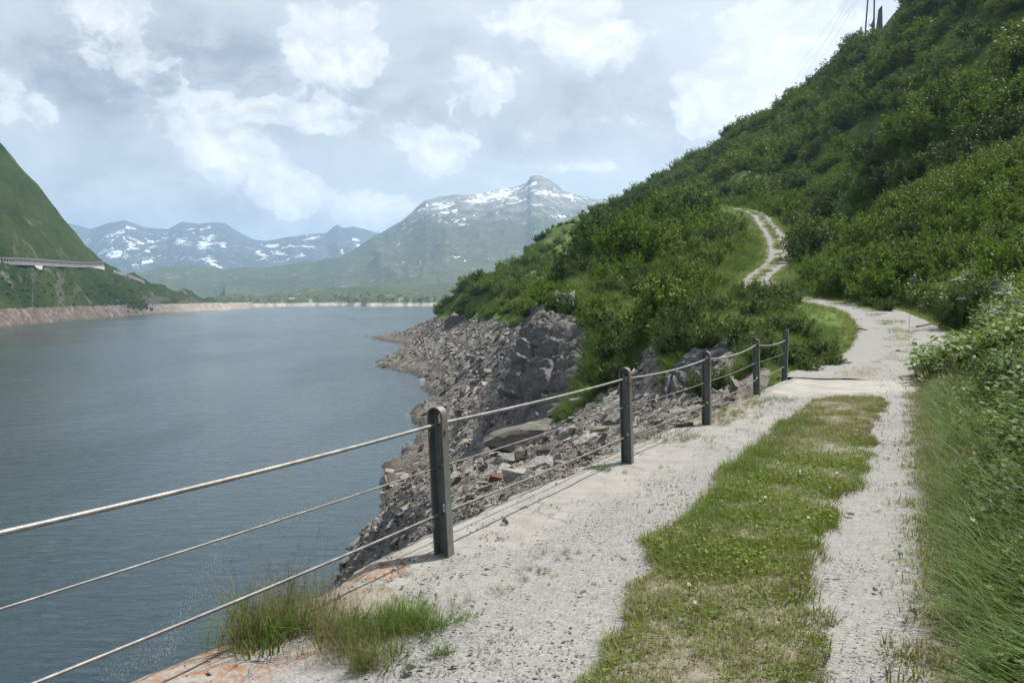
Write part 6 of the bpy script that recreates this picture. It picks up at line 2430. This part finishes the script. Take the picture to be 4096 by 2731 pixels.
# buttercups in the tall grass at the right edge
for px, py, d in [(3753, 2112, 6.1), (3755, 2130, 6.0), (3805, 2078, 6.4), (3725, 2112, 6.2), (4046, 2395, 4.9), (4034, 2436, 4.8), (4092, 2445, 4.7), (4040, 2595, 4.3), (4066, 2620, 4.3), (4040, 2618, 4.2), (4084, 2570, 4.4), (3738, 2340, 5.2), (3755, 2290, 5.3), (3826, 2230, 5.6), (3930, 2110, 6.2)]:
    q_, gz_ = ray_at_depth(px, py, d)
    hh_ = max(.25, q_[2] - gz_)
    hh_ += .12
    flower('buttercup', (q_[0], q_[1], q_[2] + .06 - .42 * hh_ / .42), hh_ / .42 if hh_ < .9 else 1.6, "yellow buttercup standing in the tall grass right of the track", "buttercups in the tall grass", "buttercup")
for px, py in [(3150, 1910), (3195, 1908), (3210, 1912), (3265, 1912), (3128, 1902), (3307, 1955), (3200, 1890), (3050, 2003), (3052, 2012), (2760, 2350), (3340, 1900), (3100, 1860), (3390, 1725), (3190, 1965), (2766, 2418), (3240, 2080), (3010, 2120)]:
    q_ = gp(px, py, .08)
    flower('clover', (q_[0], q_[1], .015), float(rs.uniform(.8, 1.15)), "white clover head in the grass between the wheel tracks", "white clovers in the middle strip", "clover")
for px, py, lab in [(3773, 2438, "large white clover at the edge of the tall grass near the bottom right"), (3760, 2352, "smaller white clover at the edge of the tall grass above the large one")]:
    q_, gz_ = ray_at_depth(px, py, 4.75)
    flower('clover', (q_[0], q_[1], q_[2] - .22), 2.1, lab, None, "clover")
for px, py in [(4010, 1232), (4045, 1205), (4082, 1230), (4065, 1205), (4050, 1228), (4090, 1255), (3990, 1248), (3840, 1120), (4035, 1157), (4000, 1175)]:
    q_, gz_ = ray_at_depth(px, py, 19.0)
    d_ = 19.0
    hh_ = np.clip(q_[2] - gz_, .5, 1.3)
    flower('umbel', (q_[0], q_[1], q_[2] - .8 * hh_ / .8), hh_ / .8, "flat white flower head above the bright herbs on the right", "white umbel flowers", "cow_parsley")
for px, py in [(3770, 1112), (3855, 1200), (3930, 1165), (3990, 1222), (3970, 1152), (4015, 1340), (3965, 1332), (4050, 1118), (3640, 1120), (3850, 1103)]:
    q_, gz_ = ray_at_depth(px, py, 21.0)
    hh_ = np.clip(q_[2] - gz_, .5, 1.3)
    flower('lilac', (q_[0], q_[1], q_[2] - .75 * hh_ / .75), hh_ / .75, "lilac flower head among the bright herbs on the right", "lilac flowers", "adenostyles")
for px, pyt, pyb_, d, lab in [(3889, 1305, 1400, 16.0, "brown dock seed spike, leftmost and tallest of the four on the right bank"), (3900, 1335, 1410, 15.5, "brown dock seed spike leaning against the leftmost one"), (3950, 1330, 1400, 16.0, "brown dock seed spike in the middle of the right bank"), (4066, 1330, 1400, 15.0, "broad brown dock seed spike nearest to the right edge")]:
    q_, gz_ = ray_at_depth(px, pyt, d)
    flower('dock', (q_[0], q_[1], q_[2] - .95 * 1.12), 1.0, lab, None, "dock_plant", "plant")

# big butterbur leaves at the outer edge of the bend
def big_leaf(px, py, d, r_, tilt, az_, lab):
    q_, gz_ = ray_at_depth(px, py, d)
    root = tag(empty("butterbur", (q_[0], q_[1], gz_)), lab, "plant", None)
    hgt_ = max(.2, q_[2] - gz_)
    st2 = MB()
    st2.tube([(0, 0, -.05), (.03, 0, hgt_ * .6), (.08, 0, hgt_)], [.012, .010, .008], 5)
    obj("stalk", st2.mesh("stalk", GST), root)
    V, Fc = [(0, 0, 0)], []
    nn = 22
    for j in (1, 2):
        for i in range(nn):
            a = 2 * math.pi * i / nn
            rad = r_ * (1 - .35 * math.exp(-((a - math.pi) / .35) ** 2)) * (1 + .06 * math.sin(9 * a)) * j / 2
            V.append((rad * math.cos(a), rad * math.sin(a) * .92, .10 * r_ * math.sin(a * 3) * j / 2 - .12 * r_ * (j / 2) ** 2))
    for i in range(nn):
        Fc.append((0, 1 + i, 1 + (i + 1) % nn))
        Fc.append((1 + i, 1 + nn + i, 1 + nn + (i + 1) % nn, 1 + (i + 1) % nn))
    lf = obj("leaf", mesh_np("leaf", V, Fc, HERB, smooth=True, attrs={'rnd': np.full(len(V), rs.uniform(.3, 1))}), root)
    lf.location = (.08, 0, hgt_)
    lf.rotation_euler = (tilt, .25, az_)


for px, py, d, r_, t_, a_, lab in [(3850, 1425, 16.5, .20, .5, .2, "big pale green butterbur leaf at the outer edge of the bend, nearest the track"), (3835, 1440, 16.2, .19, .3, 2.0, "butterbur leaf hanging over the gravel at the outer edge of the bend"), (3915, 1350, 16.0, .13, .6, 1.0, "small bright butterbur leaf between the dock spikes"),
                                   (4000, 1375, 15.0, .17, .5, .4, "bright round butterbur leaf right of the middle dock spike"), (3980, 1370, 15.3, .14, .3, 3.0, "butterbur leaf half hidden behind the bright round one"), (4080, 1445, 13.5, .17, .6, 2.4, "butterbur leaf at the right edge above the tall grass"), (3930, 1400, 15.0, .16, .35, 4.0, "flat butterbur leaf below the middle dock spike"), (4000, 1480, 12.6, .15, .4, 5.0, "low butterbur leaf in the herbs right of the slab")]:
    big_leaf(px, py, d, r_, t_, a_, lab)

# odds and ends on the track
def plank(px0, py0, px1, py1, w, h, lab, z0):
    a, b = Vector(at(px0, py0, z0)), Vector(at(px1, py1, z0 * (py0 - 1193) / max(40, py1 - 1193)))
    for q_ in (a, b):
        q_.z = float(road_near(np.array([q_.x]), np.array([q_.y]))[2][0]) if q_.y > 16 else 0.0
    m_ = MB()
    d = b - a
    M = Matrix.Rotation(math.atan2(d.y, d.x), 4, 'Z') @ Matrix.Rotation(-math.atan2(d.z, d.xy.length), 4, 'Y')
    bm = bmesh.new()
    bmesh.ops.create_cube(bm, size=1)
    bmesh.ops.scale(bm, vec=(d.length, w, h), verts=bm.verts)
    bmesh.ops.subdivide_edges(bm, edges=[e for e in bm.edges if abs((e.verts[0].co - e.verts[1].co).x) > .1], cuts=8)
    bmesh.ops.bevel(bm, geom=bm.edges, offset=.008, segments=1, affect='EDGES')
    for v in bm.verts:
        v.co += Vector((0, mnoise.noise(v.co * 3) * .015, mnoise.noise(v.co * 4 + Vector((3, 0, 0))) * .012))
    bm.transform(M)
    me_ = bpy.data.meshes.new("wooden_plank")
    bm.to_mesh(me_)
    bm.free()
    me_.materials.append(WOOD)
    tag(obj("wooden_plank", me_, loc=tuple((a + b) / 2 + Vector((0, 0, h * .3)))), lab, "plank")


plank(3668, 1310, 3740, 1304, .10, .05, "dark weathered timber sunk across the right side of the bend", 31.0)
plank(3425, 1306, 3465, 1309, .12, .04, "short concrete edging, built as timber, at the inner edge of the bend", 31.0)  # stands for a concrete edge line, made with the plank shape and timber colour
plank(2712, 1722, 2765, 1712, .09, .05, "short dark timber lying at the foot of the third post", 10.5)
for px, py, sz_, mt, lab in [(3592, 1398, .13, SM, "flat grey stone lying alone on the gravel of the bend"), (3522, 1286, .10, SM_D, "small dark stone further up the gravel of the bend"), (2022, 2096, .055, SM_D, "small dark stone on the concrete right of the first post"), (2010, 2100, .03, SM_P, "tiny pale stone beside the small dark one"), (3400, 2065, .05, SM_P, "small pale stone at the edge of the right wheel track"),
                             (3660, 2440, .05, SM_P, "small white stone at the tall grass edge in the right wheel track"), (3500, 2370, .035, SM_D, "small dark stone in the middle of the right wheel track"), (3745, 2600, .05, SM_P, "white stone by the grass at the bottom right of the track"), (3300, 2660, .04, SM_D, "dark round stone at the bottom of the right wheel track"), (1950, 2290, .04, SM_D, "dark flat stone on the gravel below the first post"),
                             (1700, 2330, .035, SM, "grey chip on the lichen-covered rim"), (1990, 2160, .03, SM, "grey chip on the gravel right of the first post"), (2330, 2380, .04, SM, "grey stone on the left wheel track"), (1640, 2690, .05, SM_D, "dark stone at the bottom edge beside the grass clump")]:
    z = 0.0
    for _ in range(4):
        q_ = gp(px, py, z)
        if q_[1] > 17:
            z = float(road_near(np.array([q_[0]]), np.array([q_[1]]))[2][0])
    o = obj("loose_stone", STONES[int(rs.integers(0, 12))].copy())
    o.data.materials[0] = mt
    o.location = (q_[0], q_[1], z + sz_ * .15 + .015)
    o.scale = (sz_,) * 3
    o.rotation_euler = (rs.normal(0, .2), rs.normal(0, .2), rs.uniform(0, 6))
    tag(o, lab, "stone")
# rusty debris and stones at the mouth of a gully beside the bend
for k, (px, py, sz_, mt, lab) in enumerate([(3660, 1236, .30, SM_D, "dark stone at the mouth of the little gully beside the bend"), (3695, 1228, .30, SM_P, "pale stone at the mouth of the little gully beside the bend"), (3730, 1215, .28, SM_O, "reddish stone in the little gully beside the bend"), (3765, 1205, .26, SM_B, "brownish stone higher in the little gully beside the bend"), (3790, 1195, .24, SM_P, "pale stone at the top of the little gully beside the bend")]):
    q_ = hitpx(px, py)
    o = obj("gully_stone", STONES[(k * 5) % 12].copy())
    o.data.materials[0] = mt
    o.location = (q_[0], q_[1], q_[2] + .06)
    o.scale = (sz_ * 1.5,) * 3
    o.rotation_euler = (.2, .1, k)
    tag(o, lab, "stone")
